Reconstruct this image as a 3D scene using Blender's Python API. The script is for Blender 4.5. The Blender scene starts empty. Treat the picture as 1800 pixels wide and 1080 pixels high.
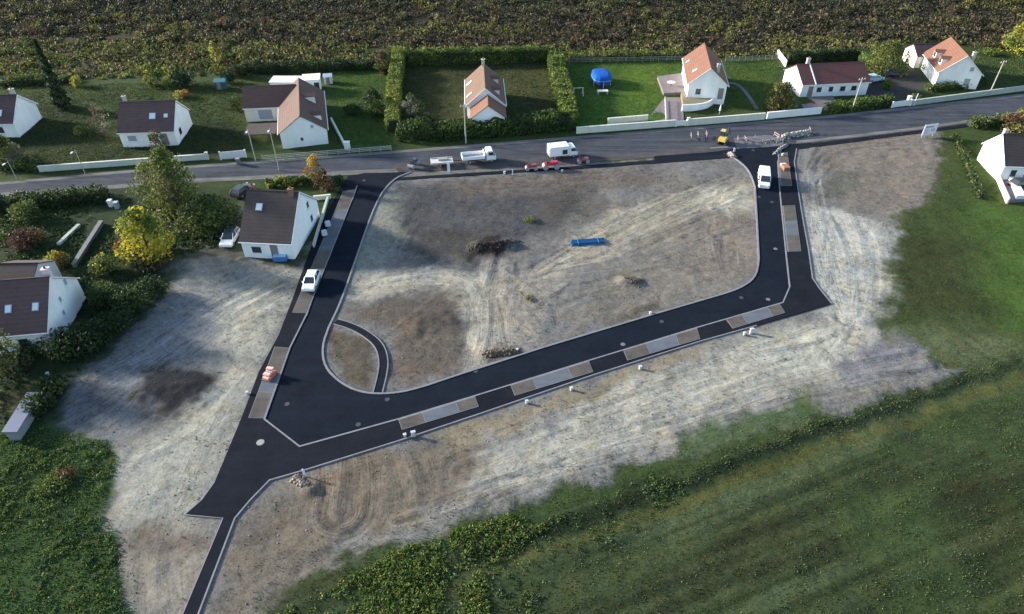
import bpy, bmesh, math, random
import numpy as np
from mathutils import Vector, Matrix
from mathutils.geometry import tessellate_polygon

R = math.radians
random.seed(7)
rng = np.random.default_rng(11)
SC = bpy.context.scene
COL = SC.collection

# ------------------------------------------------------------------ camera, sky, sun, exposure
CAM_H, CAM_PITCH, FPX = 52.0, R(39), 1200.0
cam_d = bpy.data.cameras.new('camera')
cam_d.lens = 24.0
cam_d.sensor_width = 36.0
cam_d.clip_end = 6000
cam_d.clip_start = 0.5
cam = bpy.data.objects.new('camera', cam_d)
COL.objects.link(cam)
cam.location = (0, 0, CAM_H)
cam.rotation_euler = (math.pi / 2 - CAM_PITCH, 0, 0)
SC.camera = cam

SUN_EL, SUN_AZ = R(17), R(-72)          # azimuth clockwise from +Y (away from the camera)
sun_dir = Vector((math.sin(SUN_AZ) * math.cos(SUN_EL), math.cos(SUN_AZ) * math.cos(SUN_EL), math.sin(SUN_EL)))
world = bpy.data.worlds.new('World')
SC.world = world
world.use_nodes = True
wn = world.node_tree
sky = wn.nodes.new('ShaderNodeTexSky')
sky.sky_type = 'NISHITA'
sky.sun_disc = False
sky.sun_elevation = SUN_EL
sky.sun_rotation = SUN_AZ
sky.air_density = 1.0
sky.dust_density = 1.0
sky.ozone_density = 1.3
wn.links.new(sky.outputs[0], wn.nodes['Background'].inputs[0])
wn.nodes['Background'].inputs[1].default_value = 0.15
sun_l = bpy.data.lights.new('sun', 'SUN')
sun_l.energy = 5.0
sun_l.angle = R(5.0)               # thin high cloud: soft shadow edges
sun_l.color = (1.0, 0.93, 0.82)
sun_o = bpy.data.objects.new('sun', sun_l)
COL.objects.link(sun_o)
sun_o.rotation_euler = sun_dir.to_track_quat('Z', 'Y').to_euler()
sun_o.location = (-60, 60, 120)
SC.view_settings.view_transform = 'Standard'
SC.view_settings.look = 'None'
SC.view_settings.exposure = 1.2
SC.view_settings.gamma = 1.0
SC.view_settings.use_curve_mapping = False
KEXP = 1.68                              # radiance a white horizontal surface reaches; turns seen colours into base colours

# ------------------------------------------------------------------ ground coordinates
_f = np.array([0, math.cos(CAM_PITCH), -math.sin(CAM_PITCH)])
_u = np.array([0, math.sin(CAM_PITCH), math.cos(CAM_PITCH)])
def G(px, py, z=0.0):
    """Survey helper: a point of the photograph to the place on the site at height z."""
    d = _f + (px - 900) / FPX * np.array([1., 0, 0]) + (540 - py) / FPX * _u
    t = (z - CAM_H) / d[2]
    return Vector((t * d[0], t * d[1], z))
def GP(pts, z=0.0):
    return [G(p[0], p[1], z) for p in pts]
def lin(c):
    c = np.asarray(c, float) / 255.0
    return np.where(c <= 0.04045, c / 12.92, ((c + 0.055) / 1.055) ** 2.4)
def alb(c, k=None):
    a = lin(c) / (k or KEXP)
    return tuple(np.clip(a, 0.004, 0.85))

# ------------------------------------------------------------------ numpy noise and distances
def _hash(ix, iy, s):
    h = (ix.astype(np.int64) * 374761393 + iy.astype(np.int64) * 668265263 + s * 1442695041) & 0x7fffffff
    h = ((h ^ (h >> 13)) * 1274126177) & 0x7fffffff
    return ((h ^ (h >> 16)) & 0xffff) / 65535.0
def vnoise(x, y, s=0):
    ix, iy = np.floor(x), np.floor(y)
    fx, fy = x - ix, y - iy
    fx, fy = fx * fx * (3 - 2 * fx), fy * fy * (3 - 2 * fy)
    a, b = _hash(ix, iy, s), _hash(ix + 1, iy, s)
    c, d = _hash(ix, iy + 1, s), _hash(ix + 1, iy + 1, s)
    return (a + (b - a) * fx) * (1 - fy) + (c + (d - c) * fx) * fy
def fbm(x, y, s=0, oct=4):
    t, a, n = 0, 0.5, 0
    for k in range(oct):
        t = t + a * vnoise(x, y, s + k * 17)
        n += a
        a *= 0.5
        x, y = x * 2.03 + 3.1, y * 2.03 + 7.7
    return t / n
def smooth(t):
    t = np.clip(t, 0, 1)
    return t * t * (3 - 2 * t)
def seg_dist(x, y, a, b):
    ax, ay, bx, by = a[0], a[1], b[0], b[1]
    dx, dy = bx - ax, by - ay
    L2 = dx * dx + dy * dy + 1e-9
    t = np.clip(((x - ax) * dx + (y - ay) * dy) / L2, 0, 1)
    ex, ey = x - ax - t * dx, y - ay - t * dy
    return np.hypot(ex, ey), t, np.sign(dx * (y - ay) - dy * (x - ax))
def poly_sdf(x, y, P):
    """negative inside"""
    d = np.full(x.shape, 1e9)
    ins = np.zeros(x.shape, bool)
    n = len(P)
    for i in range(n):
        a, b = P[i], P[(i + 1) % n]
        d = np.minimum(d, seg_dist(x, y, a, b)[0])
        if a[1] != b[1]:
            c = ((a[1] > y) != (b[1] > y)) & (x < (b[0] - a[0]) * (y - a[1]) / (b[1] - a[1]) + a[0])
            ins ^= c
    return np.where(ins, -d, d)
def line_dist(x, y, P):
    best = np.full(x.shape, 1e9); uu = np.zeros(x.shape); vv = np.zeros(x.shape); acc = 0
    for a, b in zip(P[:-1], P[1:]):
        d, t, s = seg_dist(x, y, a, b)
        L = math.hypot(b[0] - a[0], b[1] - a[1])
        m = d < best
        best = np.where(m, d, best); uu = np.where(m, d * s, uu); vv = np.where(m, acc + t * L, vv)
        acc += L
    return best, uu, vv
def xy(pts):
    return [(v.x, v.y) for v in GP(pts)]
def chaikin(P, n=2, closed=False):
    for _ in range(n):
        Q = []
        m = len(P)
        for i in range(m if closed else m - 1):
            a, b = P[i], P[(i + 1) % m]
            Q.append((a[0] * .75 + b[0] * .25, a[1] * .75 + b[1] * .25))
            Q.append((a[0] * .25 + b[0] * .75, a[1] * .25 + b[1] * .75))
        if not closed:
            Q = [P[0]] + Q + [P[-1]]
        P = Q
    return P

# ------------------------------------------------------------------ materials
def _nt(name):
    m = bpy.data.materials.new(name)
    m.use_nodes = True
    nt = m.node_tree
    return m, nt, nt.nodes['Principled BSDF']
def node(nt, t, **kw):
    n = nt.nodes.new(t)
    for k, v in kw.items():
        setattr(n, k, v)
    return n
def math_n(nt, op, a, b=None, c=None):
    n = node(nt, 'ShaderNodeMath', operation=op)
    for i, v in enumerate((a, b, c)):
        if v is None: continue
        if isinstance(v, (int, float)): n.inputs[i].default_value = v
        else: nt.links.new(v, n.inputs[i])
    return n.outputs[0]
def noise_n(nt, vec, scale, detail=4, rough=0.6, dist=0.0):
    n = node(nt, 'ShaderNodeTexNoise')
    n.inputs['Scale'].default_value = scale
    n.inputs['Detail'].default_value = detail
    n.inputs['Roughness'].default_value = rough
    n.inputs['Distortion'].default_value = dist
    if vec is not None: nt.links.new(vec, n.inputs['Vector'])
    return n.outputs['Fac']
def scale_col(nt, col, fac):
    n = node(nt, 'ShaderNodeVectorMath', operation='SCALE')
    nt.links.new(col, n.inputs[0])
    nt.links.new(fac, n.inputs['Scale'])
    return n.outputs[0]
_mats = {}
def M(name, col, rough=0.7, var=0.25, scale=1.5, metal=0.0, spec=0.4, bump=0.0, streak=None):
    """plain procedural surface: base colour broken by two scales of noise"""
    if name in _mats: return _mats[name]
    m, nt, b = _nt(name)
    tc = node(nt, 'ShaderNodeTexCoord')
    v = tc.outputs['Object']
    if streak:
        mp = node(nt, 'ShaderNodeMapping')
        mp.inputs['Scale'].default_value = streak
        nt.links.new(v, mp.inputs[0]); v = mp.outputs[0]
    f1 = noise_n(nt, v, scale, 5, 0.65)
    f2 = noise_n(nt, v, scale * 9, 3, 0.6)
    f = math_n(nt, 'ADD', math_n(nt, 'MULTIPLY', f1, 1.4), math_n(nt, 'MULTIPLY', f2, 0.6))
    f = math_n(nt, 'MULTIPLY_ADD', math_n(nt, 'SUBTRACT', f, 1.0), var * 2, 1.0)
    rgb = node(nt, 'ShaderNodeRGB'); rgb.outputs[0].default_value = (*col, 1)
    nt.links.new(scale_col(nt, rgb.outputs[0], f), b.inputs['Base Color'])
    b.inputs['Roughness'].default_value = rough
    b.inputs['Metallic'].default_value = metal
    b.inputs['Specular IOR Level'].default_value = spec
    if bump:
        bp = node(nt, 'ShaderNodeBump'); bp.inputs['Strength'].default_value = bump; bp.inputs['Distance'].default_value = 0.05
        nt.links.new(f2, bp.inputs['Height']); nt.links.new(bp.outputs[0], b.inputs['Normal'])
    _mats[name] = m
    return m
def roof_mat(name, col, var=0.3):
    if name in _mats: return _mats[name]
    m, nt, b = _nt(name)
    tc = node(nt, 'ShaderNodeTexCoord')
    v = tc.outputs['Object']
    sep = node(nt, 'ShaderNodeSeparateXYZ'); nt.links.new(v, sep.inputs[0])
    rows = math_n(nt, 'FRACT', math_n(nt, 'MULTIPLY', sep.outputs[2], 3.2))
    f1 = noise_n(nt, v, 0.7, 5, 0.7)
    f2 = noise_n(nt, v, 7, 3, 0.7)
    f = math_n(nt, 'ADD', math_n(nt, 'MULTIPLY', f1, 1.2), math_n(nt, 'MULTIPLY', f2, 0.8))
    f = math_n(nt, 'MULTIPLY_ADD', math_n(nt, 'SUBTRACT', f, 1.0), var * 2.2, 0.93)
    f = math_n(nt, 'ADD', f, math_n(nt, 'MULTIPLY', rows, 0.24))
    rgb = node(nt, 'ShaderNodeRGB'); rgb.outputs[0].default_value = (*col, 1)
    mix = node(nt, 'ShaderNodeMix', data_type='RGBA')
    f3 = noise_n(nt, v, 0.35, 3, 0.6)
    nt.links.new(math_n(nt, 'MULTIPLY', f3, 0.6), mix.inputs[0])
    nt.links.new(rgb.outputs[0], mix.inputs[6])
    g = 0.5 * sum(col) / 3 + 0.02
    mix.inputs[7].default_value = (g * 1.05, g, g * 0.95, 1)
    nt.links.new(scale_col(nt, mix.outputs[2], f), b.inputs['Base Color'])
    b.inputs['Roughness'].default_value = 0.8
    b.inputs['Specular IOR Level'].default_value = 0.25
    bp = node(nt, 'ShaderNodeBump'); bp.inputs['Strength'].default_value = 0.5; bp.inputs['Distance'].default_value = 0.05
    nt.links.new(rows, bp.inputs['Height']); nt.links.new(bp.outputs[0], b.inputs['Normal'])
    _mats[name] = m
    return m
def leaf_mat():
    """leaves and grass: colour of each leaf from the mesh, a little light passing through"""
    if 'leaf' in _mats: return _mats['leaf']
    m, nt, b = _nt('leaf')
    at = node(nt, 'ShaderNodeAttribute', attribute_name='col')
    k_ = node(nt, 'ShaderNodeValue'); k_.outputs[0].default_value = 1.08
    lc = scale_col(nt, at.outputs['Color'], k_.outputs[0])
    nt.links.new(lc, b.inputs['Base Color'])
    b.inputs['Roughness'].default_value = 0.65
    b.inputs['Specular IOR Level'].default_value = 0.2
    tr = node(nt, 'ShaderNodeBsdfTranslucent')
    nt.links.new(lc, tr.inputs[0])
    mx = node(nt, 'ShaderNodeMixShader'); mx.inputs[0].default_value = 0.3
    nt.links.new(b.outputs[0], mx.inputs[1]); nt.links.new(tr.outputs[0], mx.inputs[2])
    nt.links.new(mx.outputs[0], nt.nodes['Material Output'].inputs[0])
    _mats['leaf'] = m
    return m
def ground_mat():
    m, nt, b = _nt('site_ground')
    geo = node(nt, 'ShaderNodeNewGeometry')
    P = geo.outputs['Position']
    at = node(nt, 'ShaderNodeAttribute', attribute_name='alb')
    grass = at.outputs['Alpha']
    tk = node(nt, 'ShaderNodeAttribute', attribute_name='trk')
    sp = node(nt, 'ShaderNodeSeparateXYZ'); nt.links.new(tk.outputs['Vector'], sp.inputs[0])
    cb = node(nt, 'ShaderNodeCombineXYZ')
    nt.links.new(math_n(nt, 'MULTIPLY', sp.outputs[0], 1.0), cb.inputs[0])
    nt.links.new(math_n(nt, 'MULTIPLY', sp.outputs[1], 0.06), cb.inputs[1])
    s1 = math_n(nt, 'ADD', math_n(nt, 'MULTIPLY', noise_n(nt, cb.outputs[0], 1.6, 3, 0.7), 0.55), math_n(nt, 'MULTIPLY', noise_n(nt, cb.outputs[0], 5.5, 3, 0.7), 0.45))
    big = noise_n(nt, P, 0.16, 6, 0.62, 0.3)
    mid = noise_n(nt, P, 0.9, 6, 0.72, 0.2)
    fine = noise_n(nt, P, 5.0, 4, 0.75)
    f = math_n(nt, 'MULTIPLY_ADD', math_n(nt, 'SUBTRACT', big, 0.5), 0.8, 1.0)
    f = math_n(nt, 'MULTIPLY_ADD', math_n(nt, 'SUBTRACT', mid, 0.5), 1.3, f)
    f = math_n(nt, 'MULTIPLY_ADD', math_n(nt, 'SUBTRACT', fine, 0.5), 1.25, f)
    cr = noise_n(nt, P, 2.3, 3, 0.85, 0.6)
    cr = math_n(nt, 'MULTIPLY', math_n(nt, 'SUBTRACT', cr, 0.5), 1.15)
    f = math_n(nt, 'ADD', f, cr)
    pit = math_n(nt, 'MULTIPLY', math_n(nt, 'SUBTRACT', 0.40, noise_n(nt, P, 1.7, 2, 0.5, 1.2)), 4.5)
    pit = math_n(nt, 'MINIMUM', math_n(nt, 'MAXIMUM', pit, 0.0), 0.22)
    f = math_n(nt, 'SUBTRACT', f, pit)
    st = math_n(nt, 'MULTIPLY', math_n(nt, 'SUBTRACT', s1, 0.5), math_n(nt, 'MULTIPLY', sp.outputs[2], 2.9))
    f = math_n(nt, 'ADD', f, st)
    f = math_n(nt, 'MAXIMUM', f, 0.22)
    # soil hue drifts between pinkish, grey and straw
    hue = noise_n(nt, P, 0.33, 4, 0.7, 0.4)
    ramp = node(nt, 'ShaderNodeValToRGB')
    e = ramp.color_ramp.elements
    e[0].position = 0.3; e[0].color = (0.95, 1.0, 1.06, 1)
    e[1].position = 0.72; e[1].color = (1.06, 1.0, 0.86, 1)
    el = e.new(0.52); el.color = (1.0, 1.0, 1.0, 1)
    nt.links.new(hue, ramp.inputs[0])
    gr = node(nt, 'ShaderNodeValToRGB')
    e = gr.color_ramp.elements
    e[0].position = 0.32; e[0].color = (0.84, 0.96, 1.05, 1)
    e[1].position = 0.7; e[1].color = (1.14, 1.0, 0.86, 1)
    nt.links.new(noise_n(nt, P, 0.5, 5, 0.7), gr.inputs[0])
    mx = node(nt, 'ShaderNodeMix', data_type='RGBA'); nt.links.new(grass, mx.inputs[0])
    nt.links.new(ramp.outputs[0], mx.inputs[6]); nt.links.new(gr.outputs[0], mx.inputs[7])
    mul = node(nt, 'ShaderNodeMix', data_type='RGBA', blend_type='MULTIPLY'); mul.inputs[0].default_value = 1
    nt.links.new(at.outputs['Color'], mul.inputs[6]); nt.links.new(mx.outputs[2], mul.inputs[7])
    nt.links.new(scale_col(nt, mul.outputs[2], f), b.inputs['Base Color'])
    b.inputs['Roughness'].default_value = 0.95
    b.inputs['Specular IOR Level'].default_value = 0.1
    h = math_n(nt, 'ADD', math_n(nt, 'MULTIPLY', mid, 1.0), math_n(nt, 'MULTIPLY', fine, 0.35))
    h = math_n(nt, 'ADD', h, math_n(nt, 'MULTIPLY', st, 0.35))
    bp = node(nt, 'ShaderNodeBump'); bp.inputs['Strength'].default_value = 0.40; bp.inputs['Distance'].default_value = 0.16
    nt.links.new(h, bp.inputs['Height']); nt.links.new(bp.outputs[0], b.inputs['Normal'])
    return m
def asphalt_mat(name, col, rot=0.0, streak=0.25, mottle=0.35, warm=None):
    m, nt, b = _nt(name)
    geo = node(nt, 'ShaderNodeNewGeometry')
    mp = node(nt, 'ShaderNodeMapping'); mp.inputs['Rotation'].default_value = (0, 0, -rot); mp.inputs['Scale'].default_value = (0.04, 1.1, 1)
    mp.vector_type = 'TEXTURE' if False else 'POINT'
    nt.links.new(geo.outputs['Position'], mp.inputs[0])
    s = noise_n(nt, mp.outputs[0], 1.0, 4, 0.7)
    a = noise_n(nt, geo.outputs['Position'], 0.35, 6, 0.7)
    c = noise_n(nt, geo.outputs['Position'], 6, 3, 0.7)
    f = math_n(nt, 'MULTIPLY_ADD', math_n(nt, 'SUBTRACT', s, 0.5), streak * 4, 1.0)
    f = math_n(nt, 'MULTIPLY_ADD', math_n(nt, 'SUBTRACT', a, 0.5), mottle * 3, f)
    f = math_n(nt, 'MULTIPLY_ADD', math_n(nt, 'SUBTRACT', c, 0.5), mottle * 1.2, f)
    f = math_n(nt, 'MAXIMUM', f, 0.25)
    rgb = node(nt, 'ShaderNodeRGB'); rgb.outputs[0].default_value = (*col, 1)
    out = rgb.outputs[0]
    if warm:
        mx = node(nt, 'ShaderNodeMix', data_type='RGBA')
        nt.links.new(math_n(nt, 'MULTIPLY', noise_n(nt, geo.outputs['Position'], 0.12, 5, 0.7), 0.9), mx.inputs[0])
        nt.links.new(out, mx.inputs[6]); mx.inputs[7].default_value = (*warm, 1); out = mx.outputs[2]
    nt.links.new(scale_col(nt, out, f), b.inputs['Base Color'])
    b.inputs['Roughness'].default_value = 0.95
    b.inputs['Specular IOR Level'].default_value = 0.06
    _mats[name] = m
    return m

# ------------------------------------------------------------------ object helpers
def tag(o, label=None, cat=None, group=None, kind=None):
    if label: o['label'] = label
    if cat: o['category'] = cat
    if group: o['group'] = group
    if kind: o['kind'] = kind
    return o
def thing(name, label, cat, loc=(0, 0, 0), rot=0.0, group=None):
    o = bpy.data.objects.new(name, None)
    o.empty_display_size = 0.5
    COL.objects.link(o)
    o.location = loc
    o.rotation_euler = (0, 0, rot)
    return tag(o, label, cat, group)
class MB:
    """collects faces of one mesh"""
    def __init__(s): s.v = []; s.f = []; s.mi = []
    def add(s, vs, fs, mi=0):
        b = len(s.v)
        s.v += [tuple(v) for v in vs]
        s.f += [tuple(b + i for i in f) for f in fs]
        s.mi += [mi] * len(fs)
        return s
    def box(s, cx, cy, cz, sx, sy, sz, rot=0, mi=0, taper=1.0, tapery=None):
        c, n = math.cos(rot), math.sin(rot)
        ty = taper if tapery is None else tapery
        vs = []
        for z, k, ky in ((-.5, 1, 1), (.5, taper, ty)):
            for x, y in ((-.5, -.5), (.5, -.5), (.5, .5), (-.5, .5)):
                X, Y = x * sx * k, y * sy * ky
                vs.append((cx + X * c - Y * n, cy + X * n + Y * c, cz + z * sz))
        return s.add(vs, [(3, 2, 1, 0), (4, 5, 6, 7), (0, 1, 5, 4), (1, 2, 6, 5), (2, 3, 7, 6), (3, 0, 4, 7)], mi)
    def prism(s, prof, axis, a, b, mi=0):
        """profile [(p,q)] extruded along an axis from a to b"""
        def P(p, q, t):
            return {'x': (t, p, q), 'y': (p, t, q), 'z': (p, q, t)}[axis]
        n = len(prof)
        vs = [P(p, q, a) for p, q in prof] + [P(p, q, b) for p, q in prof]
        fs = [(i, (i + 1) % n, n + (i + 1) % n, n + i) for i in range(n)]
        fs += [tuple(range(n - 1, -1, -1)), tuple(range(n, 2 * n))]
        return s.add(vs, fs, mi)
    def tube(s, p, q, r0, r1=None, n=8, mi=0, cap=True):
        p, q = Vector(p), Vector(q)
        r1 = r0 if r1 is None else r1
        d = (q - p)
        if d.length < 1e-6: return s
        d.normalize()
        a = d.orthogonal().normalized(); b = d.cross(a)
        vs = []
        for c, r in ((p, r0), (q, r1)):
            for i in range(n):
                t = 2 * math.pi * i / n
                vs.append(c + a * (r * math.cos(t)) + b * (r * math.sin(t)))
        fs = [(i, (i + 1) % n, n + (i + 1) % n, n + i) for i in range(n)]
        if cap: fs += [tuple(range(n - 1, -1, -1)), tuple(range(n, 2 * n))]
        return s.add(vs, fs, mi)
    def build(s, name, mats, parent=None, off=None, bevel=0.0, smooth_=False, seg=2):
        me = bpy.data.meshes.new(name)
        vs = s.v
        if off is not None: vs = [(v[0] - off[0], v[1] - off[1], v[2] - off[2]) for v in vs]
        me.from_pydata(vs, [], s.f)
        if not isinstance(mats, (list, tuple)): mats = [mats]
        for m in mats: me.materials.append(m)
        for p, i in zip(me.polygons, s.mi): p.material_index = i
        bm = bmesh.new(); bm.from_mesh(me)
        bmesh.ops.recalc_face_normals(bm, faces=bm.faces)
        if bevel:
            es = [e for e in bm.edges if len(e.link_faces) == 2 and e.calc_face_angle(0) > 0.5]
            bmesh.ops.bevel(bm, geom=es, offset=bevel, segments=seg, affect='EDGES', clamp_overlap=True)
        bm.to_mesh(me); bm.free()
        if smooth_:
            for p in me.polygons: p.use_smooth = True
        o = bpy.data.objects.new(name, me)
        COL.objects.link(o)
        if parent is not None: o.parent = parent
        return o
def np_mesh(name, V, F, mat, parent=None, col=None, smooth_=False):
    """fast mesh from arrays, F an (n,k) index array, col per vertex"""
    me = bpy.data.meshes.new(name)
    n, k = F.shape
    me.vertices.add(len(V)); me.vertices.foreach_set('co', np.ascontiguousarray(V, np.float32).ravel())
    me.loops.add(n * k); me.loops.foreach_set('vertex_index', np.ascontiguousarray(F, np.int32).ravel())
    me.polygons.add(n)
    me.polygons.foreach_set('loop_start', np.arange(0, n * k, k, dtype=np.int32))
    me.polygons.foreach_set('loop_total', np.full(n, k, np.int32))
    if smooth_: me.polygons.foreach_set('use_smooth', np.ones(n, bool))
    if col is not None:
        c4 = np.ones((len(V), 4), np.float32); c4[:, :col.shape[1]] = col
        a = me.attributes.new('col', 'FLOAT_COLOR', 'POINT'); a.data.foreach_set('color', c4.ravel())
    me.update(); me.validate()
    me.materials.append(mat)
    o = bpy.data.objects.new(name, me)
    COL.objects.link(o)
    if parent is not None: o.parent = parent
    return o
def slab(name, P, z0, z1, mat, parent=None, off=None):
    """flat sheet with a real edge from an outline [(x,y)]"""
    tri = tessellate_polygon([[Vector((p[0], p[1], 0)) for p in P]])
    n = len(P)
    mb = MB()
    vs = [(p[0], p[1], z1) for p in P] + [(p[0], p[1], z0) for p in P]
    fs = [tuple(t) for t in tri] + [(i, (i + 1) % n, n + (i + 1) % n, n + i) for i in range(n)]
    mb.add(vs, fs)
    me = bpy.data.meshes.new(name)
    if off is not None: vs = [(v[0] - off[0], v[1] - off[1], v[2] - off[2]) for v in vs]
    me.from_pydata(vs, [], fs)
    bm = bmesh.new(); bm.from_mesh(me)
    for f in bm.faces:
        f.normal_update()
        if abs(f.normal.z) > 0.5 and f.normal.z < 0: f.normal_flip()
    bm.to_mesh(me); bm.free()
    me.materials.append(mat)
    o = bpy.data.objects.new(name, me); COL.objects.link(o)
    if parent is not None: o.parent = parent
    return o
def ribbon(P, w):
    """outline of a band of width w along an open line"""
    Lf, Rt = [], []
    n = len(P)
    for i in range(n):
        a, b = P[max(i - 1, 0)], P[min(i + 1, n - 1)]
        dx, dy = b[0] - a[0], b[1] - a[1]
        l = math.hypot(dx, dy) or 1
        nx, ny = -dy / l * w / 2, dx / l * w / 2
        if 0 < i < n - 1:
            d1 = Vector((P[i][0] - a[0], P[i][1] - a[1])).normalized(); d2 = Vector((b[0] - P[i][0], b[1] - P[i][1])).normalized()
            k = 1 / max(0.5, math.cos(d1.angle(d2, 0) / 2)); nx *= k; ny *= k
        Lf.append((P[i][0] + nx, P[i][1] + ny)); Rt.append((P[i][0] - nx, P[i][1] - ny))
    return Lf, Rt
def strip(name, P, w, z0, z1, mat, parent=None, off=None):
    Lf, Rt = ribbon(P, w)
    mb = MB(); n = len(P)
    vs = [(*p, z1) for p in Lf] + [(*p, z1) for p in Rt] + [(*p, z0) for p in Lf] + [(*p, z0) for p in Rt]
    fs = []
    for i in range(n - 1):
        fs += [(n + i, n + i + 1, i + 1, i), (i, i + 1, 2 * n + i + 1, 2 * n + i), (3 * n + i, 3 * n + i + 1, n + i + 1, n + i)]
    fs += [(0, 2 * n, 3 * n, n), (n - 1, 2 * n - 1, 4 * n - 1, 3 * n - 1)]
    mb.add(vs, fs)
    return mb.build(name, mat, parent, off)
def copy_tree(o, parent=None):
    c = o.copy(); COL.objects.link(c)
    c.parent = parent
    for ch in list(o.children): copy_tree(ch, c)
    return c

# ------------------------------------------------------------------ outlines of the site
MR_TOP = [(-900, 402), (0, 322), (200, 303), (370, 290), (520, 279), (700, 266), (850, 254), (1000, 242), (1200, 226), (1440, 206), (1620, 187), (1800, 166), (2500, 80)]
MR_BOT = [(-900, 425), (0, 346), (200, 332), (330, 322), (480, 314), (600, 308), (700, 303), (850, 297), (1000, 288), (1150, 276), (1280, 265), (1400, 254), (1520, 241), (1620, 229), (1720, 215), (1800, 201), (2500, 110)]
SITE = [(335, 455), (430, 460), (530, 468), (604, 330), (690, 303), (1285, 272), (1400, 258), (1640, 226), (1652, 240), (1647, 330), (1572, 385), (1564, 470), (1545, 560), (1560, 598), (1640, 632), (1700, 652), (1560, 702), (1450, 727), (1200, 800), (980, 855), (720, 945), (600, 985), (500, 1035), (445, 1080), (420, 1250), (235, 1250), (232, 1080), (216, 950), (186, 905), (212, 800), (190, 768), (90, 745), (120, 690), (200, 610), (290, 540), (322, 490)]
ROAD_IN = chaikin([(722, 303), (690, 316), (662, 352), (627, 452), (600, 530), (580, 572)], 2) + chaikin([(578, 576), (566, 610), (570, 645), (596, 672), (630, 690), (672, 694), (722, 688), (805, 660)], 2) + [(960, 610), (1160, 550)] + chaikin([(1270, 518), (1300, 508), (1327, 490), (1334, 462), (1333, 440)], 2) + [(1330, 380)] + chaikin([(1327, 330), (1318, 302), (1300, 284), (1283, 275)], 2)
OUT_L = [(598, 331), (570, 385), (545, 440), (515, 525), (490, 590), (455, 655), (425, 735), (398, 800), (378, 848), (355, 880), (325, 906)]
OUT_PATH = [(392, 912), (322, 1080), (290, 1160)]
OUT_PATH2 = [(316, 1160), (349, 1080), (413, 912)]
OUT_R = [(440, 880), (474, 845), (540, 826), (700, 776), (850, 726), (1040, 661), (1230, 601), (1330, 573), (1462, 535), (1440, 508), (1428, 490), (1421, 440), (1410, 380), (1402, 330), (1396, 285), (1400, 262)]
KERB_OUT = [(628, 327), (620, 350), (600, 385), (565, 480), (540, 552), (510, 612), (465, 738), (527, 786), (700, 738), (835, 697), (1035, 635), (1225, 577), (1376, 533), (1388, 505), (1382, 450), (1375, 380), (1370, 330), (1367, 285), (1371, 272)]
def roadz(x, y): return 0.0

ROW = xy([(700, 1040), (800, 1000), (925, 950), (1050, 905), (1220, 850), (1350, 795), (1475, 750), (1600, 715), (1750, 655), (1850, 620), (2150, 520)])   # ditch across the field
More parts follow.
